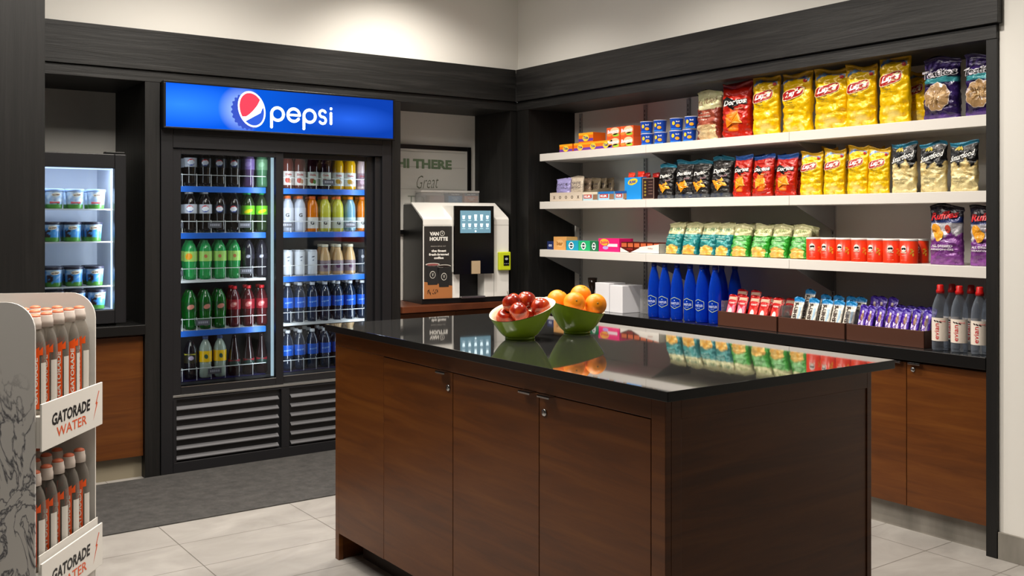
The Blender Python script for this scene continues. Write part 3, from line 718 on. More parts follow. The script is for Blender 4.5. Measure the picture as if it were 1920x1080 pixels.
for i, (u, x_) in enumerate([(1226.5, 3.865), (1246.5, 3.865), (1269.5, 3.865), (1294, 3.865), (1316.5, 3.865), (1341, 3.865), (1325, 3.96), (1353, 3.96), (1378, 3.98)]):
    o = bb if i == 0 else copy_tree(bb); o.location = (x_, at_x(u, x_), CT); o.rotation_euler[2] = -PI / 2 + .32 + rnd.uniform(-.2, .2)
    tag(o, (f'tall cobalt blue bottle, front row on the counter, {ORD[i]} from the left' if i < 6 else f'tall cobalt blue bottle, back row on the counter, {ORD[i - 6]} from the left'), 'bottle', 'blue water bottles on the counter')
tray_m = M('brown_leatherette', '4a2a1c', .5)
trays = [(1345.5, 1456.5, 'leftmost, holding red packets'), (1458.5, 1584, 'middle one, holding white and blue bars'), (1586.5, 1733, 'rightmost, holding purple bars')]
TX = 3.84
for (u0, u1, lab) in trays:
    w_ = wid(u0, u1, TX); d_ = .2
    g = G().box(0, 0, 0, w_, .005, .074).box(0, d_ - .005, 0, w_, d_, .074).box(0, 0, 0, .005, d_, .074).box(w_ - .005, 0, 0, w_, d_, .074).box(0, 0, 0, w_, d_, .004)
    o = g.build('display_tray', tray_m, bevel=.002); put_box(o, u0, CT, TX, 'dark brown display tray on the counter, ' + lab, 'tray', 'brown display trays on the counter')
    for q in (.007, w_ - .009): G().box(q, .02, .006, q + .002, d_ - .01, .125).build('clear_side', acrylic, parent=o)
def d_redbar(c2, t_):
    def d(g, fn):
        put_poly(g, rect(0, .88, .42, .06), fn, 'c8a890', 2); put_poly(g, rect(0, .40, .36, .26), fn, c2, 2); put_poly(g, ell(0, .42, .2, .13, 12), f_up(fn, 2), 'f6e4dc', 1); put_text(g, t_, 0, .72, .6, .06, f_up(fn, 2), 0, .03, 0, 'f3e2d8')
    return d
def d_white(g, fn):
    put_text(g, "HERSHEY'S", -.10, .50, .66, .30, (lambda x, z: fn(x, z)), 0, .03, 0, '4a3020') if False else None
    v, f = text2d("HERSHEY'S", .03, 0)
    g.add([f_up(fn, 2)(-.12 - y * .34, .48 + x * .74) for x, y in v], f, 0, '3c2c24')
    put_poly(g, rect(.25, .42, .10, .30), fn, 'a9c8de', 2); put_poly(g, rect(-.1, .06, .4, .05), fn, 'a88a60', 1)
def d_purple(g, fn):
    put_poly(g, rect(-.05, .30, .30, .28), fn, 'e4d4f0', 3); put_poly(g, ell(.02, .66, .17, .13, 12), fn, '8a6048', 2); put_poly(g, ell(.0, .80, .13, .05, 10), fn, 'e2d2c8', 1)
    v, f = text2d('Caramilk', .02, .2); g.add([f_up(fn, 2)(-.05 - y * .26, .30 + x * .46) for x, y in v], f, 0, '6a3ea8')
BP = {}
def bar_at(kind, u, row, zb, label, group, ww, hh):
    if kind not in BP:
        args = {'red': ('c41c18', d_redbar('d83a30', 'TURNS'), 'a81410'), 'pink': ('c42a30', d_redbar('e07a92', 'TURNS'), 'b01a1a'), 'white': ('d9d4c8', d_white, '1478b4'), 'purple': ('4a1fa0', d_purple, '35158a')}[kind]
        BP[kind] = [pouch(.05, .15, .018, args[0], args[1], 2, 'candy_bar', top=args[2])]; o = BP[kind][0]
    else: o = copy_tree(BP[kind][0])
    x_ = TX + .014 + row * .045; o.location = (x_ + .008, at_x(u, x_), CT + zb); o.scale = (ww / .05, 1, hh / .15); o.rotation_euler = (-.30, 0, -PI / 2 + rnd.uniform(-.06, .06))
    tag(o, label, 'candy bar', group)
for i, u in enumerate((1364, 1383, 1405, 1424, 1446)):
    bar_at('pink' if i < 2 else 'red', u, 0, .012, f'red packet in the front row of the left tray, {ORD[i]} from the left', 'red packets in the left tray', .062, .150)
for i, u in enumerate((1382, 1407)): bar_at('red', u, 1.3, .045, f'raised red packet in the left tray, {["left", "right"][i]} one', 'red packets in the left tray', .066, .142)
for i, u in enumerate((1432, 1452, 1472)): bar_at('red', u, 1.6, .018, f'red packet behind the front row of the left tray, {ORD[i]} from the left', 'red packets in the left tray', .062, .140)
for i, u in enumerate((1486, 1513, 1539, 1560, 1583)):
    bar_at('white', u, 0, .008, f'blue-topped white bar, front row of the middle tray, {ORD[i]} from the left', 'white and blue bars in the middle tray', .062, .168)
bar_at('white', 1507, 1.4, .05, 'white bar with blue top standing highest in the middle tray', 'white and blue bars in the middle tray', .062, .160)
for i, u in enumerate((1536, 1560, 1584, 1602)): bar_at('white', u, 1.5, .030, f'blue-topped white bar, back row of the middle tray, {ORD[i]} from the left', 'white and blue bars in the middle tray', .062, .160)
for i, u in enumerate((1611, 1625, 1644, 1662, 1677, 1692, 1710, 1731)):
    bar_at('purple', u - 3, 0, .008, f'purple candy bar in the front row of the right tray, {ORD[i]} from the left', 'purple bars in the right tray', .042, .155)
for i, u in enumerate((1630, 1643, 1663)): bar_at('purple', u, 1.4, .05, f'raised purple bar, back row of the right tray, {ORD[i]} from the left', 'purple bars in the right tray', .052, .15)
for i, u in enumerate((1680, 1700, 1718, 1736)): bar_at('purple', u, 1.4, .028, f'low purple bar, back row of the right tray, {ORD[i]} from the left', 'purple bars in the right tray', .052, .14)

def spring_bottle():
    pr = [(0, 0), (.029, 0), (.032, .008), (.0325, .03), (.0315, .05), (.0325, .14), (.0325, .155), (.030, .185), (.022, .212), (.0135, .232), (.0135, .240)]
    o = G().lathe(pr, 28).build('water_bottle', clear_blue_pet, smooth=True)
    G().lathe([(0, .238), (.016, .238), (.0165, .250), (.013, .256), (.0135, .270), (.010, .274), (0, .274)], 20).build('cap', M('red_cap', 'c01a18', .3), parent=o, smooth=True)
    lb = G(); n = 28; R = .0331; a0 = 1.35
    v = [(R * math.sin(-a0 + 2 * a0 * k / n), -R * math.cos(-a0 + 2 * a0 * k / n), z) for z in (.042, .138) for k in range(n + 1)]
    lb.add(v, [(k, k + 1, n + 2 + k, n + 1 + k) for k in range(n)], 0, 'eadfd2')
    lo = lb.build('label', print_gloss, parent=o, smooth=True); d = G(); f = cyl(R, .0006)
    vv, ff = text2d('evian', .01, 0); d.add([f(-.008 - y * .018, .082 + x * .066) for x, y in vv], ff, 0, 'c82a30')
    for k in range(3): put_poly(d, ell(-.016 + .011 * k, .125 - .002 * k, .006, .0028, 10, -.5), f, '2a1a1c')
    put_poly(d, rect(.016, .124, .011, .004), f, 'e8a09a', 2)
    d.build('lettering', print_gloss, parent=lo); return o
sb = spring_bottle()
for i, (u, x_) in enumerate([(1763, 3.845), (1799, 3.845), (1837, 3.845), (1785, 3.93), (1821, 3.93), (1857, 3.93)]):
    o = sb if i == 0 else copy_tree(sb); o.location = (x_, at_x(u, x_), CT); o.rotation_euler[2] = -PI / 2 + .35
    tag(o, (f'clear water bottle with red cap in the front row, {ORD[i]} from the left' if i < 3 else f'clear water bottle with red cap in the back row, {ORD[i - 3]} from the left'), 'bottle', 'clear water bottles with red caps')
wb = M('white_gloss_card', 'e6e6ea', .45)
o = G().box(0, 0, 0, .112, .16, .160).build('white_box', wb, bevel=.002); put_box(o, 1143, CT, 3.87, 'plain white box on the counter, the front right of the two', 'box')
o = G().box(0, 0, 0, .125, .13, .168).build('white_box', wb, bevel=.002); put_box(o, 1116, CT, 3.875, 'plain white box on the counter, the rear left of the two', 'box')
o = G().lathe([(0, 0), (.03, 0), (.03, .006), (.012, .02), (.010, .10), (.022, .13), (.030, .185), (.027, .185), (.018, .13), (0, .12)], 24).build('dark_tumbler', M('smoked_glass', '241812', .15), smooth=True)
o.location = (3.98, at_x(1111, 3.98), CT); tag(o, 'small dark flared tumbler on the counter behind the white boxes', 'tumbler')
o = G().box(0, 0, 0, .07, .10, .14).build('clear_holder', acrylic, bevel=.002); put_box(o, 1200, CT, 3.96, 'frosted clear holder on the counter between white box and blue bottles', 'holder')
#@@FRIDGE
# ------------------------------------------------------------------ two-door drink cooler
FY = 5.185
dc = tag(empty('drink_cooler', (1.51, FY, 0)), 'large black two-door glass drink cooler with lit blue header sign', 'cooler')
FW = 1.347; ox = 1.51
g = G()
g.box(0, .0, 0, .062, .58, 2.035).box(FW - .062, 0, 0, FW, .58, 2.035).box(.062, 0, 1.765, FW - .062, .58, 2.035).box(.062, 0, 1.697, FW - .062, .09, 1.765).box(.062, .54, 0, FW - .062, .58, 1.70).box(.062, 0, .0, FW - .062, .54, .06).box(.062, .03, .06, FW - .062, .54, .40)
g.build('body', black_metal, parent=dc, bevel=.003)
G().box(.062, .085, .40, FW - .062, .54, .445).build('floor_panel', M('cooler_inner', '2a2c30', .5), parent=dc)
G().box(.0625, .1, .445, .07, .539, 1.764).box(FW - .07, .1, .445, FW - .0625, .539, 1.764).box(.07, .53, .445, FW - .07, .539, 1.764).box(.07, .1, 1.757, FW - .07, .53, 1.764).build('inner_liner', M('cooler_inner', '2a2c30', .5), parent=dc)
G().box(.655, .095, .445, .675, .53, 1.755).build('centre_divider', M('cooler_inner', '2a2c30', .5), parent=dc)
G().box(.062, .004, .396, FW - .062, .085, .408).build('sill', M('satin_aluminium', '9a9a98', .35, .8), parent=dc, bevel=.001)
# header sign
hs = G().box(0, -.045, 1.792, FW, 0, 1.802).box(0, -.045, 2.028, FW, 0, 2.038).box(0, -.045, 1.802, .012, 0, 2.028).box(FW - .012, -.045, 1.802, FW, 0, 2.028).build('header_frame', black_plastic, parent=dc, bevel=.002)
sm = bpy.data.materials.new('lit_blue_sign'); sm.use_nodes = True; n, l = sm.node_tree.nodes, sm.node_tree.links
tc = n.new('ShaderNodeTexCoord'); 
def blob(cx, cz, rx, rz_):
    mp = n.new('ShaderNodeMapping'); mp.vector_type = 'TEXTURE'; mp.inputs['Location'].default_value = (cx, 0, cz); mp.inputs['Scale'].default_value = (rx, 50, rz_)
    gr = n.new('ShaderNodeTexGradient'); gr.gradient_type = 'SPHERICAL'; l.new(tc.outputs['Object'], mp.inputs[0]); l.new(mp.outputs[0], gr.inputs[0]); return gr.outputs['Fac']
base = n.new('ShaderNodeValToRGB'); sx = n.new('ShaderNodeSeparateXYZ'); l.new(tc.outputs['Object'], sx.inputs[0]); l.new(sx.outputs['X'], base.inputs[0])
e = base.color_ramp.elements; e[0].position = .02; e[0].color = (.002, .10, .85, 1); e[1].position = 1.0; e[1].color = (.004, .045, .38, 1)
k = e.new(.55); k.color = (.003, .09, .62, 1)
prev = base.outputs[0]
for (cx, cz, rx, rz_, col) in ((.09, 1.92, .42, .12, (.03, .24, 1, 1)), (.415, 1.915, .13, .13, (.45, .62, 1, 1)), (1.05, 1.90, .34, .09, (.02, .12, .75, 1))):
    m_ = n.new('ShaderNodeMixRGB'); l.new(blob(cx, cz, rx, rz_), m_.inputs[0]); l.new(prev, m_.inputs[1]); m_.inputs[2].default_value = col; prev = m_.outputs[0]
em = n.new('ShaderNodeEmission'); em.inputs[1].default_value = 1.0; l.new(prev, em.inputs[0]); l.new(em.outputs[0], n['Material Output'].inputs[0])
sp = G().box(.012, -.036, 1.802, FW - .012, -.005, 2.028).build('header_panel', sm, parent=dc)
def glow(name, c_, s_=1.0): return M('lit_' + name, c_, .5, emit=s_)
YS = -.0375
def at_sign(u, v):
    x_ = at_y(u, FY + YS) ; d = x_ * SY + (FY + YS) * CY; return x_ - ox, EYE + (HORIZON - v) * d / F_PX
c0 = at_sign(470, 205.5)
cp_ = []
for k in range(88):
    a = 2 * PI * k / 88; r_ = 1.0 + (.075 if k % 4 < 2 else -.01)
    cp_.append((c0[0] - .011 + .088 * r_ * math.cos(a), c0[1] - .004 + .101 * r_ * math.sin(a)))
g = G(); put_poly(g, ell(c0[0] - .004, c0[1] - .003, .083, .090, 40), flat(YS), (1, 1, 1)); 
g = G(); cz_ = [(c0[0] - .012 + ((x - c0[0]) * math.cos(.35) - (z - c0[1]) * math.sin(.35)) * .92, c0[1] - .006 + ((x - c0[0]) * math.sin(.35) + (z - c0[1]) * math.cos(.35)) * .92) for x, z in cp_]
put_poly(g, cz_, flat(YS), None); g.build('cap_logo', glow('navy', '12308c', .8), parent=sp)
RX, RZ = .066, .089; rot = .32
def E2(x, z): return (c0[0] + .006 + RX * x * math.cos(rot) - RZ * z * math.sin(rot), c0[1] + .002 + RX * x * math.sin(rot) + RZ * z * math.cos(rot))
g = G(); put_poly(g, [E2(1.13 * math.cos(a), 1.11 * math.sin(a)) for a in [2 * PI * k / 44 for k in range(44)]], flat(YS - .001), None); g.build('white_ring', glow('white', 'f2f6ff', 1.0), parent=sp)
up = [E2(math.cos(a), math.sin(a)) for a in [(.02 + .96 * k / 24) * PI + .10 for k in range(25)]]
g = G(); wave = [E2(-.9 + 1.8 * k / 12, -.28 + .75 * (k / 12) ** 2.0) for k in range(13)]
red = [E2(math.cos(a), math.sin(a)) for a in [.42 + (PI - .16) * k / 26 for k in range(27)]]
red = red + [E2(-.85 + 1.65 * k / 8, -.34 + .62 * (k / 8) ** 1.6) for k in range(1, 8)]
put_poly(g, red, flat(YS - .002), None); g.build('red_wave', glow('red', 'ee2238', .95), parent=sp)
g = G(); nav = [E2(math.cos(a), math.sin(a)) for a in [PI + .62 + (PI - .72) * k / 26 for k in range(27)]] 
nav = nav + [E2(.92 - .30 * k / 5, -.02 - .34 * (k / 5) ** .6) for k in range(1, 6)]
put_poly(g, nav, flat(YS - .002), None); g.build('navy_wave', glow('deep_blue', '0a3a9c', .8), parent=sp)
def stroke(g, pts, wd, y):
    n_ = len(pts); v = []
    for i in range(n_):
        a, b = pts[max(i - 1, 0)], pts[min(i + 1, n_ - 1)]; dx, dz = b[0] - a[0], b[1] - a[1]; L = math.hypot(dx, dz) or 1
        v += [(pts[i][0] - dz / L * wd / 2, y, pts[i][1] + dx / L * wd / 2), (pts[i][0] + dz / L * wd / 2, y, pts[i][1] - dx / L * wd / 2)]
    g.add(v, [(2 * i, 2 * i + 1, 2 * i + 3, 2 * i + 2) for i in range(n_ - 1)])
    for p in (pts[0], pts[-1]): g.add([(p[0] + wd / 2 * math.cos(2 * PI * k / 12), y, p[1] + wd / 2 * math.sin(2 * PI * k / 12)) for k in range(12)], [tuple(range(12))])
g = G(); wl = .0160
P0 = at_sign(507, 211); P1 = at_sign(627, 216)
sc = (P1[0] - P0[0]); zb = P0[1] - .006; rr = .0345
def arc(cx, cz, a0, a1, rx=rr, rz_=rr, n_=22): return [(cx + rx * math.cos(math.radians(a0 + (a1 - a0) * k / n_)), cz + rz_ * math.sin(math.radians(a0 + (a1 - a0) * k / n_))) for k in range(n_ + 1)]
yL = YS - .0015
x0 = P0[0] + .006; stp = .1005
stroke(g, arc(x0 + rr, zb, 0, 360), wl, yL); stroke(g, [(x0, zb), (x0, zb - .072)], wl, yL)
x1 = x0 + stp * .94; stroke(g, arc(x1 + rr, zb, 0, 325), wl, yL); stroke(g, [(x1 + .004, zb), (x1 + 2 * rr, zb)], wl * .8, yL)
x2 = x1 + stp * .94; stroke(g, arc(x2 + rr, zb, 0, 360), wl, yL); stroke(g, [(x2, zb), (x2, zb - .072)], wl, yL)
x3 = x2 + stp * .94; rs = .0185; stroke(g, arc(x3 + .019, zb + rs, 30, 270, .019, rs) + arc(x3 + .019, zb - rs, 90, -150, .019, rs), wl * .9, yL)
x4 = x3 + .070; stroke(g, [(x4, zb + .024), (x4, zb - .034)], wl, yL); stroke(g, [(x4, zb + .050), (x4 + .0005, zb + .050)], wl, yL)
g.build('lettering', glow('letter_white', 'eaf4ff', 1.05), parent=sp)
# doors
def cooler_door(x0, x1, yy):
    r = G(); z0, z1 = .410, 1.695; fx = .044; 
    r.box(x0, yy, z0, x0 + fx, yy + .028, z1).box(x1 - fx, yy, z0, x1, yy + .028, z1).box(x0 + fx, yy, z0, x1 - fx, yy + .028, z0 + .038).box(x0 + fx, yy, z1 - .028, x1 - fx, yy + .028, z1)
    o = r.build('door', black_metal, parent=dc, bevel=.002)
    G().box(x0 + fx - .002, yy + .012, z0 + .036, x1 - fx + .002, yy + .016, z1 - .026).build('glass_pane', door_glass, parent=o)
    G().box(x0 + fx, yy - .001, z0 + .036, x1 - fx, yy + .001, z0 + .040).build('door_edge_trim', chrome, parent=o)
cooler_door(.062, .672, .012)
cooler_door(.640, FW - .100, .045)
G().box(FW - .100, .02, .41, FW - .062, .08, 1.695).build('door_jamb', black_metal, parent=dc, bevel=.002)
for (a, b) in ((.628, .642), (.688, .694), (FW - .118, FW - .112)):
    G().box(a, .078, .45, b, .088, 1.69).build('light_strip', led, parent=dc)
for (x_, e_) in ((.105, .9), (.60, 1.6), (.725, 1.6), (1.215, 1.6)):
    lamp('AREA', 'cooler_lamp', (ox + x_, FY + .095, 1.08), 1.0 * e_, (.86, .93, 1), .03, (ox + x_ + (.06 if x_ < .62 and x_ < .2 or .65 < x_ < 1 else -.06), FY + .5, 1.08), sizey=1.2)
# louvred grilles
slat = M('grey_louvre', '5f5f62', .45, .3)
for (x0, x1) in ((.080, .640), (.712, FW - .09)):
    g = G()
    for k in range(6):
        z = .072 + k * .0517
        g.add([(x0, -.002, z), (x1, -.002, z), (x1, .018, z + .014), (x0, .018, z + .014), (x0, -.002, z + .004), (x1, -.002, z + .004), (x1, .018, z + .018), (x0, .018, z + .018)], [(0, 1, 2, 3), (4, 7, 6, 5), (0, 4, 5, 1), (3, 2, 6, 7), (0, 3, 7, 4), (1, 5, 6, 2)])
    g.build('grille', slat, parent=dc)
G().box(.062, 0.004, .385, FW - .062, .02, .392).box(.655, -.001, .06, .70, .03, .385).box(.062, -.001, .06, .079, .03, .385).box(FW - .085, -.001, .06, FW - .062, .03, .385).box(.079, .019, .06, FW - .085, .0295, .385).build('lower_panel', black_metal, parent=dc)
# shelves
blue = M('blue_price_strip', '1f5fc0', .4, emit=0); wires = white_wire; tagm = M('grey_price_tag', '55565e', .5); tagw = M('price_tag_print', 'a8a8b4', .5)
LZ = [.452, .722, .995, 1.252, 1.505]; RZL = [.452, .727, .997, 1.252, 1.503]
def cooler_shelf(x0, x1, z, strip, tags, floor=False):
    y0 = .175
    if floor: s_ = G().box(x0, y0, z - .005, x1, .52, z).build('shelf', M('navy_shelf_floor', '14144a', .5), parent=dc)
    else:
        s_ = G(); 
        for k in range(15): s_.box(x0, y0 + .01 + k * .023, z - .005, x1, y0 + .014 + k * .023, z)
        for xx in (x0 + .02, (x0 + x1) / 2, x1 - .025): s_.box(xx, y0, z - .009, xx + .005, .52, z - .005)
        s_ = s_.build('shelf', wires, parent=dc)
        G().box(x0, y0 - .006, z - (.032 if strip == 'blue' else .014), x1, y0, z).build('price_strip', blue if strip == 'blue' else wires, parent=s_, bevel=.001)
    w_ = G(); w_.tube([(x0, y0 - .006, z + .062), (x1, y0 - .006, z + .062)], .0022)
    k = x0 + .008
    while k < x1: w_.tube([(k, y0 + .004, z + .068), (k, y0 - .004, z + .066), (k, y0 - .006, z + .06), (k, y0 - .006, z - .002)], .0018, 5); k += .0787
    w_.build('wire_rail', wires, parent=s_)
    for tx in tags:
        t_ = G().box(tx, y0 - .012, z + .026, tx + .075, y0 - .009, z + .056).build('price_tag', tagm, parent=s_)
        q = G()
        for j in range(5): q.box(tx + .012 + j * .011, y0 - .0126, z + .036, tx + .019 + j * .011, y0 - .012, z + .048)
        q.build('tag_print', tagw, parent=t_)
for i in range(5):
    cooler_shelf(.075, .632, LZ[i], 'blue' if i != 2 else 'white', [(.08, .30), (.235,), (.09, .48), (.09, .30, .47), (.08,)][i], i == 0)
    cooler_shelf(.696, 1.275, RZL[i], 'blue' if i in (2, 3, 4) else 'white', [(), (), (), (.72, 1.12), (.98,)][i], i == 0)

SODA = [(0, 0), (.024, 0), (.033, .008), (.034, .03), (.031, .065), (.034, .10), (.035, .14), (.033, .165), (.024, .19), (.0135, .207), (.0125, .215)]
CURVY = [(0, 0), (.028, 0), (.034, .01), (.034, .09), (.031, .12), (.020, .165), (.0145, .20), (.0135, .225)]
SQUARE = [(0, 0), (.030, 0), (.035, .01), (.035, .12), (.033, .15), (.030, .165), (.020, .188), (.017, .195)]
JUICE = [(0, 0), (.032, 0), (.036, .01), (.036, .09), (.034, .115), (.035, .15), (.024, .185), (.018, .20)]
def bottle(name, prof, liquid, capc, label=None, text=None, deco=None, rough=.12, cap_r=.0148, tz=None, tw=.045):
    lm = M('liquid_' + liquid, liquid, rough, coat=.5) if isinstance(liquid, str) else liquid
    o = G().lathe(prof, 20).build(name, lm, smooth=True); top = prof[-1][1]
    if capc: G().lathe([(cap_r, top - .002), (cap_r, top + .013), (cap_r - .002, top + .015), (0, top + .015)], 14).build('cap', M('cap_' + capc, capc, .35), parent=o, smooth=True)
    if label:
        z0, z1, c_ = label[:3]; R = .0355 if len(label) < 4 else label[3]
        lo = G().lathe([(R, z0), (R, z1)], 20, col=C(c_)); lo.f = lo.f[:20]; lo.m = lo.m[:20]
        lo = lo.build('label', print_gloss, parent=o, smooth=True); d = G(); fn = cyl(R, .0005)
        if deco: deco(d, fn, (z0 + z1) / 2)
        if text: put_text(d, text[0], 0, tz or (z0 + z1) / 2, tw, text[2] if len(text) > 2 else .016, cyl(R, .001), .12, .03, .1, text[1])
        if d.v: d.build('lettering', print_gloss, parent=lo)
    return o
def globe(d, fn, zc):
    put_poly(d, ell(0, zc, .019, .019, 18), fn, 'e8ecf4', 2)
    put_poly(d, [(.0185 * math.cos(a), zc + .0185 * math.sin(a)) for a in [.35 + 2.6 * k / 12 for k in range(13)]], cyl(.0355, .001), 'd02a2c', 1)
    put_poly(d, [(.0185 * math.cos(a), zc + .0185 * math.sin(a)) for a in [PI + .35 + 2.5 * k / 12 for k in range(13)]], cyl(.0355, .001), '1c3fa0', 1)
def fruit(c1, c2):
    def f(d, fn, zc): put_poly(d, ell(-.006, zc - .012, .014, .016, 12), fn, c1, 2); put_poly(d, ell(.010, zc - .018, .010, .012, 12), fn, c2, 2); put_text(d, 'Dole', 0, zc + .022, .035, .012, cyl(.0365, .0012), 0, .03, 0, 'b03a3a')
    return f
def blob1(c1, a=.018, b=.014, dx=0, dz=0):
    return lambda d, fn, zc: put_poly(d, ell(dx, zc + dz, a, b, 14, .3), fn, c1, 2)
def gbolt(d, fn, zc): put_text(d, 'G', 0, zc, .020, .022, cyl(.0355, .0012), 0, .03, 0, '22242a')
dark = '1a1210'
KIND = {
 'cola': lambda: bottle('soda_bottle', SODA, dark, '20242c', (.105, .155, '151a24'), None, globe),
 'diet': lambda: bottle('soda_bottle', SODA, dark, 'c4c6cc', (.105, .155, 'b9bcc6'), None, globe),
 'grape': lambda: bottle('soda_bottle', SODA, '5a4468', '5a3a70', (.10, .16, '7d66a0'), None, blob1('9a84bc')),
 'mint': lambda: bottle('soda_bottle', SODA, '4e7a58', '2c8a4a', (.10, .16, '6f9a74'), None, blob1('8ab48e')),
 'lime': lambda: bottle('soda_bottle', SODA, '2a3a20', '1f9a50', (.10, .15, '6fbe2e'), None, blob1('e0d21e', .026, .010, .004, -.006)),
 'lemonlime': lambda: bottle('soda_bottle', SODA, '2c9a50', None, (.10, .155, 'a6d46a'), None, blob1('c07a50', .009, .010)),
 'orangelime': lambda: bottle('soda_bottle', SODA, '2c9a50', None, (.10, .155, 'a6d46a'), None, blob1('f0a01e', .020, .018, -.006)),
 'clear_dark': lambda: bottle('soda_bottle', SODA, '26242c', None, (.108, .135, '2c2a34'), None, blob1('a9a9b8', .012, .009)),
 'ginger': lambda: bottle('soda_bottle', SODA, '0c5a1c', None, (.10, .15, '0a4a18'), None, blob1('c07a6a', .020, .013, .006)),
 'redcap': lambda: bottle('soda_bottle', SODA, '4a0f16', 'c41c24', (.10, .155, '8a1a26'), None, lambda d, fn, zc: (put_poly(d, ell(0, zc, .020, .014, 14, .5), fn, 'c8706e', 2), put_poly(d, ell(.006, zc + .004, .008, .006, 10), cyl(.0355, .001), 'e6b4a8', 1))),
 'blacklemon': lambda: bottle('soda_bottle', SODA, '14141a', None, (.09, .145, '2a281c'), None, lambda d, fn, zc: (put_poly(d, rect(0, zc + .02, .034, .004), fn, 'b8b03a', 3), put_poly(d, ell(.008, zc, .015, .012, 12), fn, 'a89ab0', 2))),
 'lemonade': lambda: bottle('juice_bottle', SODA, '9aa89a', '4a5a8a', (.09, .15, 'f0c214'), None, blob1('3a5a4a', .010, .013, .008)),
 'stubby': lambda: bottle('glass_bottle', CURVY, '1f1012', None, (.055, .09, '243a34', .0345), None, lambda d, fn, zc: put_poly(d, rect(0, zc + .012, .036, .008), fn, '8a1a2a', 3)),
 'juice_red': lambda: bottle('juice_bottle', JUICE, '5a2a24', None, (.02, .10, 'd9d2cc', .0365), None, fruit('c04a3a', 'b88a6a')),
 'juice_dark': lambda: bottle('juice_bottle', JUICE, '2a1016', None, (.02, .10, 'cfd8cc', .0365), None, fruit('8a4a30', '5a8a4a')),
 'juice_yellow': lambda: bottle('juice_bottle', JUICE, 'c99a10', None, (.02, .10, 'd0d4d0', .0365), None, fruit('c8a040', 'a87a3a')),
 'milk_pink': lambda: bottle('juice_bottle', JUICE, 'b8a4a8', None, (.02, .10, '8a6f7c', .0365), None, fruit('b89aa8', 'c0a8b0')),
 'sport_white': lambda: bottle('sports_bottle', SQUARE, 'b6bccc', 'f0702a', (.055, .14, 'c6cad6', .0358), None, gbolt, cap_r=.0185),
 'sport_orange': lambda: bottle('sports_bottle', SQUARE, 'c86a08', 'f0702a', (.02, .085, 'c9c6c0', .0358), None, gbolt, cap_r=.0185),
 'sport_yellow': lambda: bottle('sports_bottle', SQUARE, 'b8b83a', 'f0702a', (.02, .085, 'c6cabc', .0358), None, gbolt, cap_r=.0185),
 'sport_blue': lambda: bottle('sports_bottle', SQUARE, '6a94a8', 'f08a1e', (.02, .085, 'a8c4d0', .0358), None, gbolt, cap_r=.0185),
 'tin': lambda: bottle('drink_can', [(0, 0), (.024, 0), (.029, .006), (.029, .14), (.026, .148), (.0255, .15), (.022, .15), (0, .148)], 'b9bec6', None, (.01, .138, 'ccd0d6', .0293), None, lambda d, fn, zc: (put_poly(d, ell(.004, zc + .035, .010, .003, 10, .3), fn, '3a4458', 1), put_poly(d, ell(.004, zc + .015, .006, .003, 10, .3), fn, '5a6478', 1))),
 'coffee': lambda: bottle('coffee_bottle', [(0, 0), (.030, 0), (.034, .01), (.034, .09), (.028, .125), (.0195, .15), (.0185, .165)], 'c0a074', 'c9c4ae', (.02, .085, '8a7a80', .0345), None, blob1('5a3a52', .014, .014), cap_r=.020),
 'dark_tin': lambda: bottle('drink_can', [(0, 0), (.024, 0), (.029, .006), (.029, .14), (.026, .148), (.022, .15), (0, .148)], '2a2e38', None, (.01, .138, '30343e', .0293), None, blob1('9a9aa0', .010, .010, 0, .03)),
 'water': lambda: bottle('water_bottle', SODA, M('water_in_bottle', '223048', .1, coat=.8, trans=.35), 'dfe2e6', (.085, .145, '1650b4'), ('aqua', '7fa8e0', .010), None),
}
MADE = {}
def stock(kind, u, z, row, label, group, hs=1.0):
    o = MADE[kind] if False else None
    if kind in MADE: o = copy_tree(MADE[kind])
    else: o = MADE[kind] = KIND[kind]()
    y_ = FY + .222 + row * .078
    o.location = (at_y(u, FY + .222) + row * .0, y_, z + .0005); o.scale = (1, 1, hs); o.rotation_euler[2] = -.32 + rnd.uniform(-.12, .12)
    tag(o, label, 'can' if 'tin' == kind or kind == 'dark_tin' else 'bottle', group)
UL = [357, 385, 412, 439, 465.5, 490.5]; UR = [539.5, 562, 585.5, 609, 633, 656, 679]
SH = ['bottom', 'second lowest', 'middle', 'second highest', 'top']
DESC = {'cola': 'dark cola bottle with round emblem', 'diet': 'cola bottle with silver label', 'grape': 'purple drink bottle', 'mint': 'pale green drink bottle',
 'lime': 'lime-labelled bottle with green cap', 'lemonlime': 'green soda bottle with pale green label', 'orangelime': 'green soda bottle with orange patch', 'clear_dark': 'dark soda bottle with small white emblem',
 'ginger': 'dark green soda bottle', 'redcap': 'dark red soda bottle with red cap', 'blacklemon': 'black bottle with yellow lined label', 'lemonade': 'pale bottle with bright yellow label', 'stubby': 'brown long-necked bottle',
 'juice_red': 'reddish juice bottle', 'juice_dark': 'dark juice bottle', 'juice_yellow': 'yellow juice bottle', 'milk_pink': 'pinkish drink bottle', 'sport_white': 'white sports drink with orange cap', 'sport_orange': 'orange sports drink with orange cap',
 'sport_yellow': 'yellow sports drink with orange cap', 'sport_blue': 'pale blue sports drink with orange cap', 'tin': 'white drink can', 'coffee': 'milky coffee bottle', 'dark_tin': 'dark drink can', 'water': 'water bottle with blue label and white cap'}
left = [['blacklemon', 'lemonade', 'lemonade', 'stubby', 'stubby', 'stubby'], ['ginger', 'ginger', 'ginger', 'redcap', 'redcap', 'redcap'], ['orangelime', 'lemonlime', 'lemonlime', 'lemonlime', 'clear_dark', 'clear_dark'],
        ['diet', 'diet', 'cola', 'cola', 'lime', 'lime'], ['diet', 'cola', 'cola', 'cola', 'grape', 'mint']]
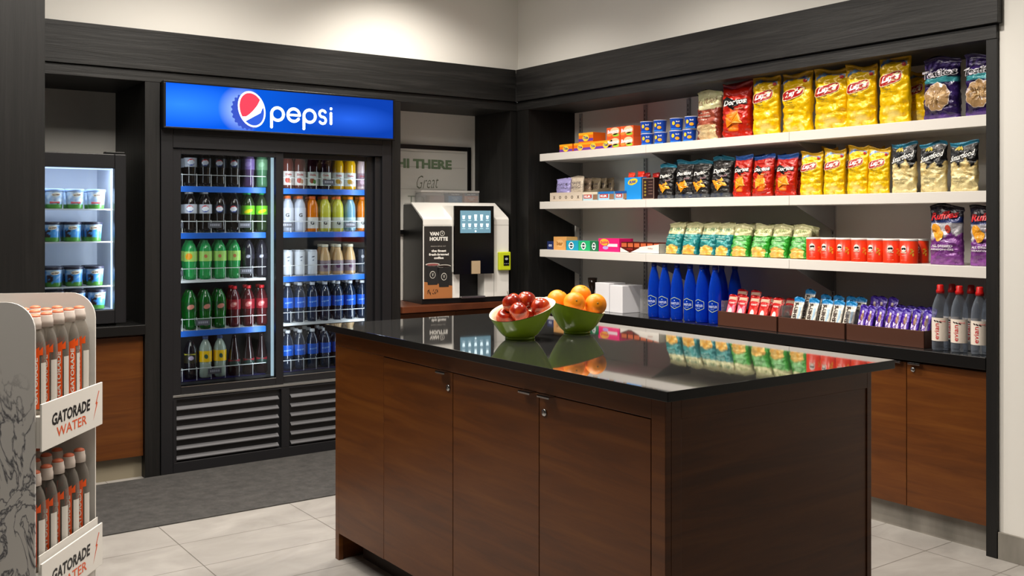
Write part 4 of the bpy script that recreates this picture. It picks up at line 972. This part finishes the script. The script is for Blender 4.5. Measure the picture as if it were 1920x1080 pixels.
right = [['water'] * 7, ['water'] * 7, ['tin', 'tin', 'tin', 'coffee', 'coffee', 'coffee', 'dark_tin'], ['sport_white', 'sport_white', 'sport_orange', 'sport_yellow', 'sport_yellow', 'sport_blue', 'sport_orange'],
         ['juice_red', 'juice_red', 'juice_dark', 'juice_dark', 'juice_yellow', 'juice_yellow', 'milk_pink']]
for side, rows, us, lz in (('left', left, UL, LZ), ('right', right, UR, RZL)):
    for i, row in enumerate(rows):
        for j, k_ in enumerate(row):
            stock(k_, us[j], lz[i] + .0, 0, f'{DESC[k_]}, {side} door, {SH[i]} shelf, {ORD[j]} from left', f'drinks behind the {side} cooler door, {SH[i]} shelf')
        if side == 'right' and i < 2:
            for r_ in (1, 2):
                for j in range(7): stock('water', us[j] + 3 * r_, lz[i], r_, f'water bottle behind the front row, right door, {SH[i]} shelf', f'water bottles in the rear rows, {SH[i]} shelf')
        elif not (side == 'left' and i == 0):
            for j, k_ in enumerate(row): stock(k_, us[j] + 3, lz[i], 1, f'{DESC[k_]} in the rear row, {side} door, {SH[i]} shelf', f'rear row of drinks, {side} door, {SH[i]} shelf, {DESC[k_]}')

# ------------------------------------------------------------------ small freezer on the left counter
fz = tag(empty('small_freezer', (.80, 5.235, .787)), 'small black countertop freezer with lit glass door holding ice cream tubs', 'freezer')
fx = 1.351 - .80; g = G().box(0, .05, .02, .03, .50, .868).box(fx - .03, .05, .02, fx, .50, .868).box(.03, .05, .83, fx - .03, .50, .868).box(.03, .05, .02, fx - .03, .50, .07).box(.03, .47, .07, fx - .03, .50, .83)
g.build('body', black_metal, parent=fz, bevel=.004)
for a in (.03, fx - .07): 
    for b_ in (.08, .42): G().box(a, b_, 0, a + .04, b_ + .04, .02).build('foot', black_plastic, parent=fz)
fdm = G().box(0, 0, .012, .056, .045, .868).box(fx - .056, 0, .012, fx, .045, .868).box(.056, 0, .796, fx - .056, .045, .868).box(.056, 0, .012, fx - .056, .045, .082).build('door', black_metal, parent=fz, bevel=.004)
G().box(.054, .02, .08, fx - .054, .024, .798).build('glass_pane', door_glass, parent=fdm)
G().box(fx - .10, .01, .868, fx - .005, .05, .880).build('hinge', black_plastic, parent=fz, bevel=.002)
lin_m = M('white_freezer_liner', 'c6ccd8', .4)
G().box(.0305, .051, .0705, .034, .469, .829).box(fx - .034, .051, .0705, fx - .0305, .469, .829).box(.034, .465, .0705, fx - .034, .469, .829).box(.034, .051, .825, fx - .034, .465, .829).box(.034, .051, .0705, fx - .034, .465, .075).build('inner_liner', lin_m, parent=fz)
G().box(fx - .062, .052, .08, fx - .056, .058, .79).build('light_strip', led_soft, parent=fz)
G().box(.06, .052, .79, fx - .06, .06, .795).build('light_strip', led_soft, parent=fz)
lamp('AREA', 'freezer_lamp', (.80 + fx - .058, 5.235 + .07, 1.22), 1.6, (.82, .9, 1), .03, (.80 + .2, 5.235 + .35, 1.22), sizey=.66)
lamp('AREA', 'freezer_lamp', (.80 + fx / 2, 5.235 + .10, 1.605), 1.6, (.82, .9, 1), .42, (.80 + fx / 2, 5.235 + .22, 1.0), sizey=.03)
FZ = [1.378, 1.212, .986, .866]
for z in FZ[:3]:
    g = G()
    for k in range(24): g.box(.036 + k * .0208, .09, z - .787 - .004, .039 + k * .0208, .46, z - .787 - .001)
    g.box(.036, .086, z - .787 - .006, fx - .036, .092, z - .787).build('shelf', white_wire, parent=fz)
def tub(a, b, c):
    def paint(x, y, z):
        th = math.atan2(x, -y); n1 = nz(th * 3, z * 60, a)
        if z < .022 + n1 * .006: return C('4f8a3a')
        if b == 'cow' and -.9 < th < -.1 and z < .060 and n1 > -.25: return C('3a2620')
        if b == 'pale': return mixc(C('d8e4ee'), C('8fb0d8'), .5 + n1)
        return mixc(C('4a94d8'), C('d0e2ee'), (z - .05) * 20 + n1)
    prof = [(0, 0), (.038, 0)] + [(.038 + .006 * k / 14, .088 * k / 14) for k in range(1, 15)]
    o = G().lathe(prof, 32, col=paint).build('ice_cream_tub', print_gloss, smooth=True)
    G().lathe([(.0455, .086), (.0465, .088), (.0465, .098), (.044, .100), (0, .100)], 28).build('lid', M('lid_' + c, c, .4), parent=o, smooth=True)
    d = G(); fn = cyl(.0425, .0012)
    put_poly(d, ell(.006, .070, .022, .010, 14, .1), fn, 'e8e2d0', 2); put_text(d, 'ice cream', .006, .070, .034, .009, cyl(.0425, .002), .1, .03, 0, '6a3a2a')
    if b == 'pale': put_poly(d, rect(0, .030, .024, .005), fn, 'c05a5a', 2)
    d.build('printed_label', print_gloss, parent=o); return o
tubs = [tub(1, 'pale', '8fa8d0'), tub(2, 'cow', '2c2a3a'), tub(3, 'cow', '2c2a3a')]
first = {}
for i, (z, us, k_) in enumerate([(FZ[0], (62, 101, 140, 180), 0), (FZ[1], (58, 96, 135, 174), 1), (FZ[2], (62, 100, 138, 177), 2), (FZ[3], (66, 104, 143, 181), 1)]):
    for row in (0, 1):
        for j, u in enumerate(us):
            o = copy_tree(tubs[k_]) if first.get(k_) else tubs[k_]; first[k_] = 1
            o.location = (at_y(u, 5.37) + row * .004, 5.37 + row * .097, z + .0006); o.rotation_euler[2] = -.15 + rnd.uniform(-.1, .1)
            hgt = ['top', 'second', 'third', 'lowest'][i]
            tag(o, f'blue ice cream tub on the {hgt} freezer shelf, ' + (['leftmost, behind the black pillar', 'next to the black pillar', 'middle one in view', 'rightmost'][j] if row == 0 else 'in the rear row'), 'tub', f'ice cream tubs on the {hgt} freezer shelf' + (', rear row' if row else ''))
#@@COFFEE
# ------------------------------------------------------------------ coffee corner
YC = 5.61
struct('wall_back', G().box(2.921, YC, .802, 3.734, YB - .001, 2.029), wall_paint)
sg = tag(empty('framed_sign', (2.935, YC - .022, 1.23)), 'black framed white print with green HI THERE lettering on the wall behind the coffee machine', 'sign')
SWD, SHT = .755, .583
G().box(0, 0, 0, .028, .02, SHT).box(SWD - .028, 0, 0, SWD, .02, SHT).box(.028, 0, 0, SWD - .028, .02, .028).box(.028, 0, SHT - .028, SWD - .028, .02, SHT).build('frame', black_plastic, parent=sg, bevel=.002)
pp = G().box(.028, .008, .028, SWD - .028, .012, SHT - .028).build('print', M('off_white_print', 'd3d2cc', .6), parent=sg)
g = G(); yy = .0068
def sgn(u, v): # point of the print plane seen at this height and bearing
    x = at_y(u, YC - .015); d = x * SY + (YC - .015) * CY; return x - 2.935, EYE + (HORIZON - v) * d / F_PX - 1.23
a = sgn(744, 304); b_ = sgn(847, 305)
put_text(g, 'HI THERE', (a[0] + b_[0]) / 2, a[1] - .005, b_[0] - a[0], .062, flat(yy), 0, .05, 0, '72886a')
p_ = sgn(802, 341); put_text(g, 'Great', p_[0], p_[1], .17, .085, flat(yy), .05, -.012, .45, '6d7263')
q = sgn(792, 372); put_text(g, 'TO OFFER', q[0] + .10, q[1] - .01, .42, .055, flat(yy), 0, .0, 0, '8a9284')
for z in (SHT - .045, SHT - .145, SHT - .29): g.box(.04, yy, z, SWD - .045, yy + .001, z + .0018, col=C('9a978e'))
g.build('lettering', print_matte, parent=pp)

MA = math.radians(-9); ML = (3.112, 5.262, .8005)
cm = tag(empty('coffee_machine', ML, MA), 'white and black bean to cup coffee machine with touchscreen on the wooden counter', 'coffee machine')
def mloc(u, v, yl=0.0):
    """local (x, z) on the machine plane that lies yl behind its front"""
    nx, ny = -math.sin(MA), math.cos(MA); px, py = ML[0] + nx * yl, ML[1] + ny * yl
    a = (u - 960) / F_PX; rx, ry = SY + a * CY, CY - a * SY
    t = (px * nx + py * ny) / (rx * nx + ry * ny); X, Y = rx * t, ry * t
    return ((X - ML[0]) * math.cos(MA) + (Y - ML[1]) * math.sin(MA), EYE - (v - HORIZON) * t / F_PX - ML[2])
MW = .598; HF = mloc(880, 409)[1]; HT = HF + .10; DP = .325
xa = mloc(862, 540)[0]; xb_ = mloc(908, 540)[0]; zN = mloc(880, 514)[1]
G().box(.004, .01, 0, MW - .004, DP, .032).build('base', black_plastic, parent=cm, bevel=.003)
prof = [(0, .032), (DP, .032), (DP, HT), (DP - .12, HT), (.012, HF + .006), (0, HF - .006)]
sh = G().prism(prof[::-1], .0062, xa, 'x').prism(prof[::-1], xb_, MW, 'x').prism([(0, zN), (DP, zN), (DP, HT), (DP - .12, HT), (.012, HF + .006), (0, HF - .006)][::-1], xa, xb_, 'x')
sh.build('housing', white_plastic, parent=cm, bevel=.003)
G().prism([(.004, .0), (DP, .0), (DP, HT - .012), (DP - .12, HT - .012), (.012, HF - .010), (.004, HF - .02)][::-1], 0, .006, 'x').build('side_panel', black_plastic, parent=cm)
G().box(xa, .10, .032, xb_, .12, zN).build('cup_recess', black_plastic, parent=cm)
G().box(xa + .002, -.02, .030, xb_ - .002, .099, .042).build('drip_tray', chrome, parent=cm, bevel=.002)
m0 = mloc(852, 450, -.045)[0]; m1 = mloc(926, 450, -.045)[0]; z0 = mloc(880, 514, -.045)[1]; z1 = mloc(880, 386, -.045)[1]
G().box(m0 + .002, -.028, z0 + .01, m1 - .002, DP - .13, z1 + .004).build('brew_module', white_plastic, parent=cm, bevel=.004)
G().box(m0, -.045, z0, m1, -.0285, z1).build('front_panel', black_gloss, parent=cm, bevel=.002)
s0 = mloc(863, 437, -.046); s1 = mloc(920, 395, -.046)
scr = G().box(s0[0], -.0462, s0[1], s1[0], -.0452, s1[1]).build('touchscreen', M('lit_screen', '5f8496', .3, emit=.55), parent=cm)
g = G(); sw, sh_ = s1[0] - s0[0], s1[1] - s0[1]
for r_ in range(2):
    for c_ in range(5):
        x = s0[0] + sw * (.11 + .195 * c_); z = s0[1] + sh_ * (.70 - .36 * r_)
        hh = .011 if r_ or c_ not in (2, 3) else .017
        g.add([(x - .010, -.0468, z + hh), (x - .0065, -.0468, z - hh), (x + .0065, -.0468, z - hh), (x + .010, -.0468, z + hh)], [(0, 1, 2, 3)])
        g.box(x - .011, -.0468, z - .021, x + .011, -.0467, z - .0195)
put_poly(g, ell(s0[0] + sw * .5, s0[1] + sh_ * .08, .006, .006, 10), flat(-.0468), None)
g.build('drink_icons', M('lit_icon', 'd8f0fa', .4, emit=1.0), parent=scr)
t0 = mloc(884, 514, -.05); t1 = mloc(900, 489, -.05); G().box(t0[0], -.058, t0[1] + .001, t1[0], -.0455, t1[1]).build('spout_cover', M('beige_plastic', 'b09a7c', .4), parent=cm, bevel=.002)
y0 = mloc(935, 507, -.02); y1 = mloc(957.5, 472, -.02)
pay = G().box(y0[0], -.03, y0[1], y1[0] - .003, -.0, y1[1]).build('card_reader', M('lime_plastic', 'c3cf1c', .4), parent=cm, bevel=.006)
xm, xM = y0[0] + .030, y1[0] - .016
G().box(xm, -.032, y0[1] + .03, xM, -.0303, y1[1] - .022).build('reader_screen', black_gloss, parent=pay)
g = G(); put_poly(g, ell((xm + xM) / 2, y1[1] - .045, .011, .008, 12), flat(-.0325), None)
for k in range(3): g.box(xm + .005 + .012 * k, -.0325, y0[1] + .040, xm + .010 + .012 * k, -.0322, y0[1] + .045)
g.build('reader_mark', M('grey_print', 'a8b0b4', .5), parent=pay)
g = G(); sx_ = mloc(926, 500)[0]; g.box(sx_ - .001, -.0006, .034, sx_ + .001, -.0001, HF - .01).box(.0, -.0006, HF - .045, m0, -.0001, HF - .0435).box(m1, -.0006, HF - .045, MW, -.0001, HF - .0435)
g.build('panel_seam', M('seam_grey', '55534f', .6), parent=cm)
# poster on the left of the machine
q0 = mloc(795, 563, -.002); q1 = mloc(848, 424, -.002); pw, ph = q1[0] - q0[0], q1[1] - q0[1]
ps = G(); fx_ = lambda x, z: (q0[0] + x * pw, -.0022, max(q0[1], .034) + z * (q1[1] - max(q0[1], .034)))
ps.add([fx_(0, 0), fx_(1, 0), fx_(1, 1), fx_(0, 1)], [(0, 1, 2, 3)], 0, '262321')
po = ps.build('poster', print_matte, parent=cm)
g = G(); L1 = lambda x, z: (lambda p: (p[0], -.0028, p[2]))(fx_(x, z)); L2 = lambda x, z: (lambda p: (p[0], -.0034, p[2]))(fx_(x, z)); L3 = lambda x, z: (lambda p: (p[0], -.0040, p[2]))(fx_(x, z))
put_poly(g, [(0, 0), (1, 0), (1, .17), (.55, .20), (0, .235)], L1, 'a5693a')
put_text(g, 'VAN', .36, .895, .32, .052, L1, 0, .05, 0, 'e9e6e0'); put_poly(g, ell(.64, .90, .085, .036, 18), L1, 'e0dcd4'); put_poly(g, ell(.64, .90, .070, .029, 18), L2, '262321'); put_text(g, 'V', .64, .90, .05, .03, L3, 0, .03, 0, 'e0dcd4')
put_text(g, 'HOUTTE', .52, .825, .64, .055, L1, 0, .05, 0, 'e9e6e0')
put_text(g, 'MAISON DEPUIS 1919', .5, .722, .52, .014, L1, 0, .0, 0, 'b9b4ac')
for s_, z_, w_ in (('the finest', .66, .52), ('fresh-brewed', .61, .70), ('coffee', .562, .34)): put_text(g, s_, .52, z_, w_, .034, L1, 0, .04, 0, 'e9e6e0')
for (cx_, cz0, cz1, rim) in ((.30, .19, .47, '8a4a48'), (.70, .155, .445, '1c0f0c')):
    put_poly(g, [(cx_ - .17, cz0), (cx_ + .17, cz0), (cx_ + .245, cz1), (cx_ - .245, cz1)], L2, '1b1a1a' if cx_ > .5 else '1f1e1e')
    put_poly(g, ell(cx_, cz1, .25, .022, 20), L2, 'e2dcd2'); put_poly(g, ell(cx_, cz1, .215, .015, 20), L3, rim)
    put_poly(g, ell(cx_, (cz0 + cz1) / 2, .10, .052, 18), L3, 'c9c5bc'); L4 = lambda x, z: (lambda p: (p[0], -.0045, p[2]))(fx_(x, z)); put_poly(g, ell(cx_, (cz0 + cz1) / 2, .085, .043, 18), L4, '1b1a1a'); L5 = lambda x, z: (lambda p: (p[0], -.005, p[2]))(fx_(x, z)); put_text(g, 'V', cx_, (cz0 + cz1) / 2, .06, .045, L5, 0, .02, 0, 'c9c5bc')
for k in range(16): put_poly(g, ell(.12 + rnd.random() * .38, .065 + rnd.random() * .055, .025, .008, 8, rnd.random() * 3), L2, '23130c')
g.build('lettering', print_matte, parent=po)
# clear box of tea packets on top of the machine
nx, ny = -math.sin(MA), math.cos(MA)
def on_top(u, yl): return mloc(u, 370, yl)[0]
yl = .215; bx0, bx1 = on_top(790, yl), on_top(898, yl)
def mw(x, y, z): return (ML[0] + x * math.cos(MA) - y * math.sin(MA), ML[1] + x * math.sin(MA) + y * math.cos(MA), ML[2] + z)
tb = tag(empty('clear_organizer', mw(bx0, yl, HT + .0005), MA), 'clear plastic organizer box with lid on top of the coffee machine', 'organizer')
bw = bx1 - bx0
G().box(0, 0, 0, bw, .002, .066).box(0, .10, 0, bw, .102, .066).box(0, .002, 0, .002, .10, .066).box(bw - .002, .002, 0, bw, .10, .066).box(0, 0, 0, bw, .102, .0015).build('box', acrylic, parent=tb)
G().box(-.003, -.003, .066, bw + .003, .105, .078).build('lid', clear_mat('frosted_lid', 'e8e8e8', 'c9c6c2', .45), parent=tb, bevel=.002)
def d_tea(g, fn): put_poly(g, rect(.5, .86, .5, .14), fn, '2a3038'); put_text(g, 'tea bags', .5, .86, .6, .13, f_up(fn), 0, .03, 0, 'd8dce0'); put_text(g, 'black', .5, .5, .5, .13, f_up(fn), 0, .0, 0, 'c0d4e0'); put_text(g, 'tea', .5, .3, .3, .12, f_up(fn), 0, .0, 0, 'c0d4e0')
for (ua, ub, c_, lab) in ((841, 867, '2a6690', 'blue tea box inside the clear organizer'), (871, 897, 'a0684a', 'brown tea box inside the clear organizer')):
    a, b_ = on_top(ua, yl + .006), on_top(ub, yl + .006); o = pbox('tea_box', b_ - a - .002, .08, .060, c_, d_tea); o.location = mw(a, yl + .006, HT + .0025); o.rotation_euler[2] = MA; tag(o, lab, 'box')
o = pbox('tea_box', .10, .07, .045, '8a7a7a'); o.location = mw(on_top(806, yl + .02), yl + .02, HT + .0025); o.rotation_euler[2] = MA; tag(o, 'greyish box seen dimly in the left half of the clear organizer', 'box')

# ------------------------------------------------------------------ fruit bowls on the island
def P(u, v, d): r_ = (u - 960) * d / F_PX; return Vector((d * SY + r_ * CY, d * CY - r_ * SY, EYE - (v - HORIZON) * d / F_PX))
TOPZ = .9152
green = M('green_melamine', '95b624', .22, coat=.3); cream = M('cream_melamine', 'efe2c4', .25)
def bowl(name, c, r0, R, hm, k, th0, label):
    n, m_ = 56, 12; r_ = tag(empty(name, (c[0], c[1], TOPZ)), label, 'bowl')
    def pt(t, th, off):
        H = hm + k * math.cos(th - th0); rr_ = r0 + (R + .35 * (H - hm) - r0) * t ** .72 - off
        return (rr_ * math.cos(th), rr_ * math.sin(th), max(.0, .006 + t * (H - .006) + (off if t < .3 else 0) * (1 - t)))
    g = G(); v = [pt(j / m_, 2 * PI * i / n, 0) for j in range(m_ + 1) for i in range(n)]
    g.add(v, [(j * n + i, j * n + (i + 1) % n, (j + 1) * n + (i + 1) % n, (j + 1) * n + i) for j in range(m_) for i in range(n)] + [tuple(reversed(range(n)))])
    g.lathe([(r0 - .004, 0), (r0 + .001, 0), (r0 + .001, .007), (r0 - .002, .008)], 40)
    g.build('outer_shell', green, parent=r_, smooth=True)
    g = G(); v = [pt(j / m_, 2 * PI * i / n, .006) for j in range(m_ + 1) for i in range(n)]
    top = m_ * n; v += [(p[0], p[1], p[2] + .0015) for p in [pt(1, 2 * PI * i / n, -.0005) for i in range(n)]]
    f = [(j * n + i, (j + 1) * n + i, (j + 1) * n + (i + 1) % n, j * n + (i + 1) % n) for j in range(m_ + 1) for i in range(n)] + [tuple(range(n))]
    g.add(v, f); g.build('inner_lining', cream, parent=r_, smooth=True)
    return r_
cam_r = math.atan2(-SY, CY)
B1 = P(975, 640, 3.385); B2 = P(1082, 629, 3.555)
bowl('fruit_bowl', (B1[0], B1[1]), .050, .113, .098, .034, cam_r + .82, 'green slant-rimmed bowl holding red apples on the island, nearer of the two')
bowl('fruit_bowl', (B2[0], B2[1]), .047, .108, .098, .027, cam_r + PI - .2, 'green slant-rimmed bowl holding oranges on the island, farther of the two')
apple_m = M('apple_skin', 'a01812', .22, coat=.5); t = tex(apple_m, 'ShaderNodeTexNoise', (1, 1, .35), Scale=34.0, Detail=5.0)
r = ramp(apple_m, t.outputs['Fac'], [(.34, '660f06'), (.5, '93200a'), (.62, 'b0400e'), (.76, 'cf8a44')]); nodes(apple_m)[1].new(r.outputs[0], nodes(apple_m)[2].inputs['Base Color'])
stem_m = M('brown_stem', '4a3018', .7)
def apple():
    g = G(); n, m_ = 28, 18; v = []
    for j in range(m_ + 1):
        ph = PI * j / m_; s_ = math.sin(ph)
        rr_ = .0375 * (s_ ** .82) * (1 + .05 * math.cos(ph)); z = -.033 * math.cos(ph) * (1 - .0 * s_)
        if j > m_ * .72: z -= .010 * ((j / m_ - .72) / .28) ** 2.2
        if j < m_ * .2: z += .005 * (1 - j / m_ / .2) ** 2
        for i in range(n):
            a = 2 * PI * i / n; k = 1 + .025 * math.cos(5 * a) * (1 if ph < 1.2 else .35); v.append((max(rr_, .0004) * k * math.cos(a), max(rr_, .0004) * k * math.sin(a), z))
    g.add(v, [(j * n + i, j * n + (i + 1) % n, (j + 1) * n + (i + 1) % n, (j + 1) * n + i) for j in range(m_) for i in range(n)])
    o = g.build('apple', apple_m, smooth=True)
    G().tube([(0, 0, .020), (.001, 0, .030), (.004, 0, .040), (.006, 0, .044)], .0013, 6).build('stem', stem_m, parent=o, smooth=True); return o
ap = apple()
AP = [(949, 595, 3.42, (.5, -.3, 0), 'apple at the lower left of the green bowl, mostly below the rim'), (960, 567, 3.41, (-.35, -.35, .4), 'red apple at the upper left of the pile'),
      (974, 585, 3.36, (.25, .9, 0), 'red apple at the front centre of the pile'), (987, 564, 3.43, (.2, .6, 1), 'red apple at the top of the pile with stem showing'),
      (1014, 576, 3.39, (.6, .2, 2), 'red apple at the right of the pile against the bowl wall'), (985, 598, 3.40, (0, .2, 1), 'red apple low in the middle of the bowl')]
for i, (u, v, d, rt, lab) in enumerate(AP):
    o = ap if i == 0 else copy_tree(ap); o.location = P(u, v, d); o.rotation_euler = rt; o.scale = (.93, .93, .95); tag(o, lab, 'apple', 'red apples in the near bowl')
orange_m = M('orange_peel', 'f08c0c', .42); t = tex(orange_m, 'ShaderNodeTexVoronoi', (1, 1, 1), Scale=420.0); bump(orange_m, t.outputs['Distance'], .25, .001)
def orange():
    g = G(); n, m_ = 30, 20; v = []
    for j in range(m_ + 1):
        ph = PI * j / m_; rr_ = .039 * math.sin(ph); z = -.0375 * math.cos(ph)
        if j > m_ - 3: z -= .002 * (j - m_ + 3) / 3
        for i in range(n): a = 2 * PI * i / n; v.append((max(rr_, .0003) * math.cos(a), max(rr_, .0003) * math.sin(a), z))
    g.add(v, [(j * n + i, j * n + (i + 1) % n, (j + 1) * n + (i + 1) % n, (j + 1) * n + i) for j in range(m_) for i in range(n)])
    o = g.build('orange', orange_m, smooth=True)
    G().lathe([(.0035, .0352), (.003, .0368), (0, .037)], 8).build('stem_end', M('orange_navel', '8a6a1a', .7), parent=o, smooth=True); return o
og = orange()
OG = [(1046, 563, 3.56, (.4, .3, 0), 'orange at the left of the pile, partly behind the apple bowl'), (1077, 568, 3.50, (1.25, .1, -.5), 'orange in the front middle showing its navel'),
      (1089, 554, 3.60, (.3, -.5, 1), 'orange at the top of the pile toward the back'), (1117, 571, 3.52, (1.35, .2, -.55), 'orange at the right end over the low rim'), (1090, 592, 3.56, (0, 0, 0), 'orange low in the middle of the far bowl')]
for i, (u, v, d, rt, lab) in enumerate(OG):
    o = og if i == 0 else copy_tree(og); o.location = P(u, v, d); o.rotation_euler = rt; tag(o, lab, 'orange', 'oranges in the far bowl')

# ------------------------------------------------------------------ cardboard bottle display at the left
GA = math.radians(52.8); GO = (.615, 3.379, 0)
gd = tag(empty('bottle_display', GO, GA), 'white cardboard display stand of water bottles with splash artwork at the left', 'display stand')
DW, DD, DH = .43, .42, 1.062
def side_outline(): 
    o_ = [(.02, 0), (DD, 0), (DD, DH - .005)]; R_ = .09
    for k in range(9): a = PI / 2 * k / 8; o_.append((.02 + R_ - R_ * math.sin(a), DH - R_ + R_ * math.cos(a)))
    return o_
spl = M('splash_print', 'd2cfc8', .7); n, l, b = nodes(spl)
tc = n.new('ShaderNodeTexCoord'); mp = n.new('ShaderNodeMapping'); mp.inputs['Scale'].default_value = (1, 1.5, .8); l.new(tc.outputs['Object'], mp.inputs[0])
t = n.new('ShaderNodeTexNoise'); t.inputs['Scale'].default_value = 6.5; t.inputs['Detail'].default_value = 5; t.inputs['Distortion'].default_value = 1.9; l.new(mp.outputs[0], t.inputs['Vector'])
s1_ = n.new('ShaderNodeMath'); s1_.operation = 'SUBTRACT'; s1_.inputs[1].default_value = .5; l.new(t.outputs['Fac'], s1_.inputs[0])
s2_ = n.new('ShaderNodeMath'); s2_.operation = 'ABSOLUTE'; l.new(s1_.outputs[0], s2_.inputs[0])
r1 = n.new('ShaderNodeValToRGB'); l.new(s2_.outputs[0], r1.inputs[0]); e = r1.color_ramp.elements; e[0].position = .002; e[0].color = (.09, .09, .10, 1); e[1].position = .035; e[1].color = (.62, .61, .59, 1)
k = e.new(.014); k.color = (.30, .30, .31, 1)
mp2 = n.new('ShaderNodeMapping'); mp2.vector_type = 'TEXTURE'; mp2.inputs['Location'].default_value = (0, .13, .42); mp2.inputs['Scale'].default_value = (9, .22, .46); l.new(tc.outputs['Object'], mp2.inputs[0])
gr = n.new('ShaderNodeTexGradient'); gr.gradient_type = 'SPHERICAL'; l.new(mp2.outputs[0], gr.inputs[0])
r2 = n.new('ShaderNodeValToRGB'); l.new(gr.outputs['Fac'], r2.inputs[0]); r2.color_ramp.elements[0].position = .02; r2.color_ramp.elements[1].position = .35
mx = n.new('ShaderNodeMixRGB'); l.new(r2.outputs[0], mx.inputs[0]); mx.inputs[1].default_value = (.62, .61, .59, 1); l.new(r1.outputs[0], mx.inputs[2]); l.new(mx.outputs[0], b.inputs['Base Color'])
G().prism(side_outline(), 0, .006, 'x').build('side_panel', spl, parent=gd)
G().prism(side_outline(), DW - .006, DW, 'x').build('side_panel', cardboard, parent=gd)
G().box(.006, DD - .006, 0, DW - .006, DD, DH - .02).build('back_panel', cardboard, parent=gd)
SHZ = [.20, .70]
def bolt(cx, cz, s_): return [(cx + x * s_, cz + z * s_) for x, z in ((.45, 1), (-.05, .15), (.10, .12), (-.42, -1), (.30, .20), (.12, .26), (.55, .95))]
for i, (zt, zb_) in enumerate(((.742, .592), (.240, .092))):
    fa = G().box(-.002, -.003, zb_, DW + .002, .003, zt).build('front_tray', cardboard, parent=gd, bevel=.001)
    G().box(.007, .004, zb_ + .01, DW - .007, DD - .007, SHZ[1 - i]).build('shelf', cardboard, parent=gd)
    if i == 1: G().box(.008, .010, SHZ[0], DW - .008, .013, .262).build('inner_lip', cardboard, parent=gd)
    g = G(); F_ = flat(-.0036)
    put_text(g, 'GATORADE', .198, zt - .062, .272, .040, F_, 0, .035, .12, '1c1b1c'); put_text(g, 'WATER', .200, zt - .108, .215, .032, F_, 0, .01, 0, 'd4582e')
    pts = bolt(.377, zt - .075, .05)
    g.build('lettering', print_matte, parent=fa)
    G().add([F_(x, z) for x, z in pts], [(0, 1, 2), (0, 2, 5), (0, 5, 6), (2, 3, 4), (2, 4, 5)], 0, 'd4521e').build('bolt_logo', print_matte, parent=fa)
G().box(.01, .02, 0, DW - .01, DD - .01, .092).build('base', cardboard, parent=gd)
def sport_water():
    pr = [(0, 0), (.030, 0), (.0345, .008), (.0345, .05), (.0335, .10), (.0345, .16), (.0345, .20), (.033, .225), (.027, .250), (.0185, .268), (.018, .276)]
    o = G().lathe(pr, 26).build('water_bottle', clear_pet, smooth=True)
    c_ = G().lathe([(0, .272), (.0215, .272), (.0215, .292), (.0195, .300), (.019, .309), (.0185, .310)], 22).build('cap', M('clear_white_cap', 'd9cdc4', .35), parent=o, smooth=True)
    G().lathe([(.0185, .309), (.0165, .316), (.010, .319), (.009, .3195), (0, .3195)], 18).build('nozzle', M('salmon_nozzle', 'e87e5c', .4), parent=c_, smooth=True)
    g = G(); R = .0351; n_ = 6
    def band(a0, a1, z0_, z1_, c1, slope=0):
        v = [(R * math.sin(a0 + (a1 - a0) * k / n_), -R * math.cos(a0 + (a1 - a0) * k / n_), z + (slope * k / n_ if z == z1_ else 0)) for z in (z0_, z1_) for k in range(n_ + 1)]
        g.add(v, [(k, k + 1, n_ + 2 + k, n_ + 1 + k) for k in range(n_)], 0, c1)
    band(-.36, .26, .02, .205, 'e2541c', .012); band(.26, .62, .190, .205, 'e2541c', .012)
    band(.42, 1.15, .03, .165, 'd0ccc4')
    lb = g.build('label', print_gloss, parent=o); d = G(); f = cyl(R, .0006)
    vv, ff = text2d('GATORADE', .03, 0); d.add([f(-.002 - y * .012, .108 + x * .150) for x, y in vv], ff, 0, 'f0e6da')
    d.build('lettering', print_gloss, parent=lb); return o
sw_ = sport_water(); cnt = 0
for lev, z in enumerate(SHZ):
    for r_ in range(4 if lev else 3):
        for k in range(5):
            o = sw_ if cnt == 0 else copy_tree(sw_); cnt += 1
            lx, ly = .058 + k * .0775, .052 + r_ * .078
            o.location = (GO[0] + lx * math.cos(GA) - ly * math.sin(GA), GO[1] + lx * math.sin(GA) + ly * math.cos(GA), z + .0005)
            o.rotation_euler[2] = GA - .95 + rnd.uniform(-.25, .25)
            nm = ['lower', 'upper'][lev]
            tag(o, (f'orange-labelled clear bottle, front of the {nm} display tray, {ORD[k]} from the near panel' if r_ == 0 else f'clear bottle with salmon cap in the rear rows of the {nm} display tray'), 'bottle', f'clear bottles in the {nm} display tray' + ('' if r_ == 0 else ', rear rows'))
#@@END
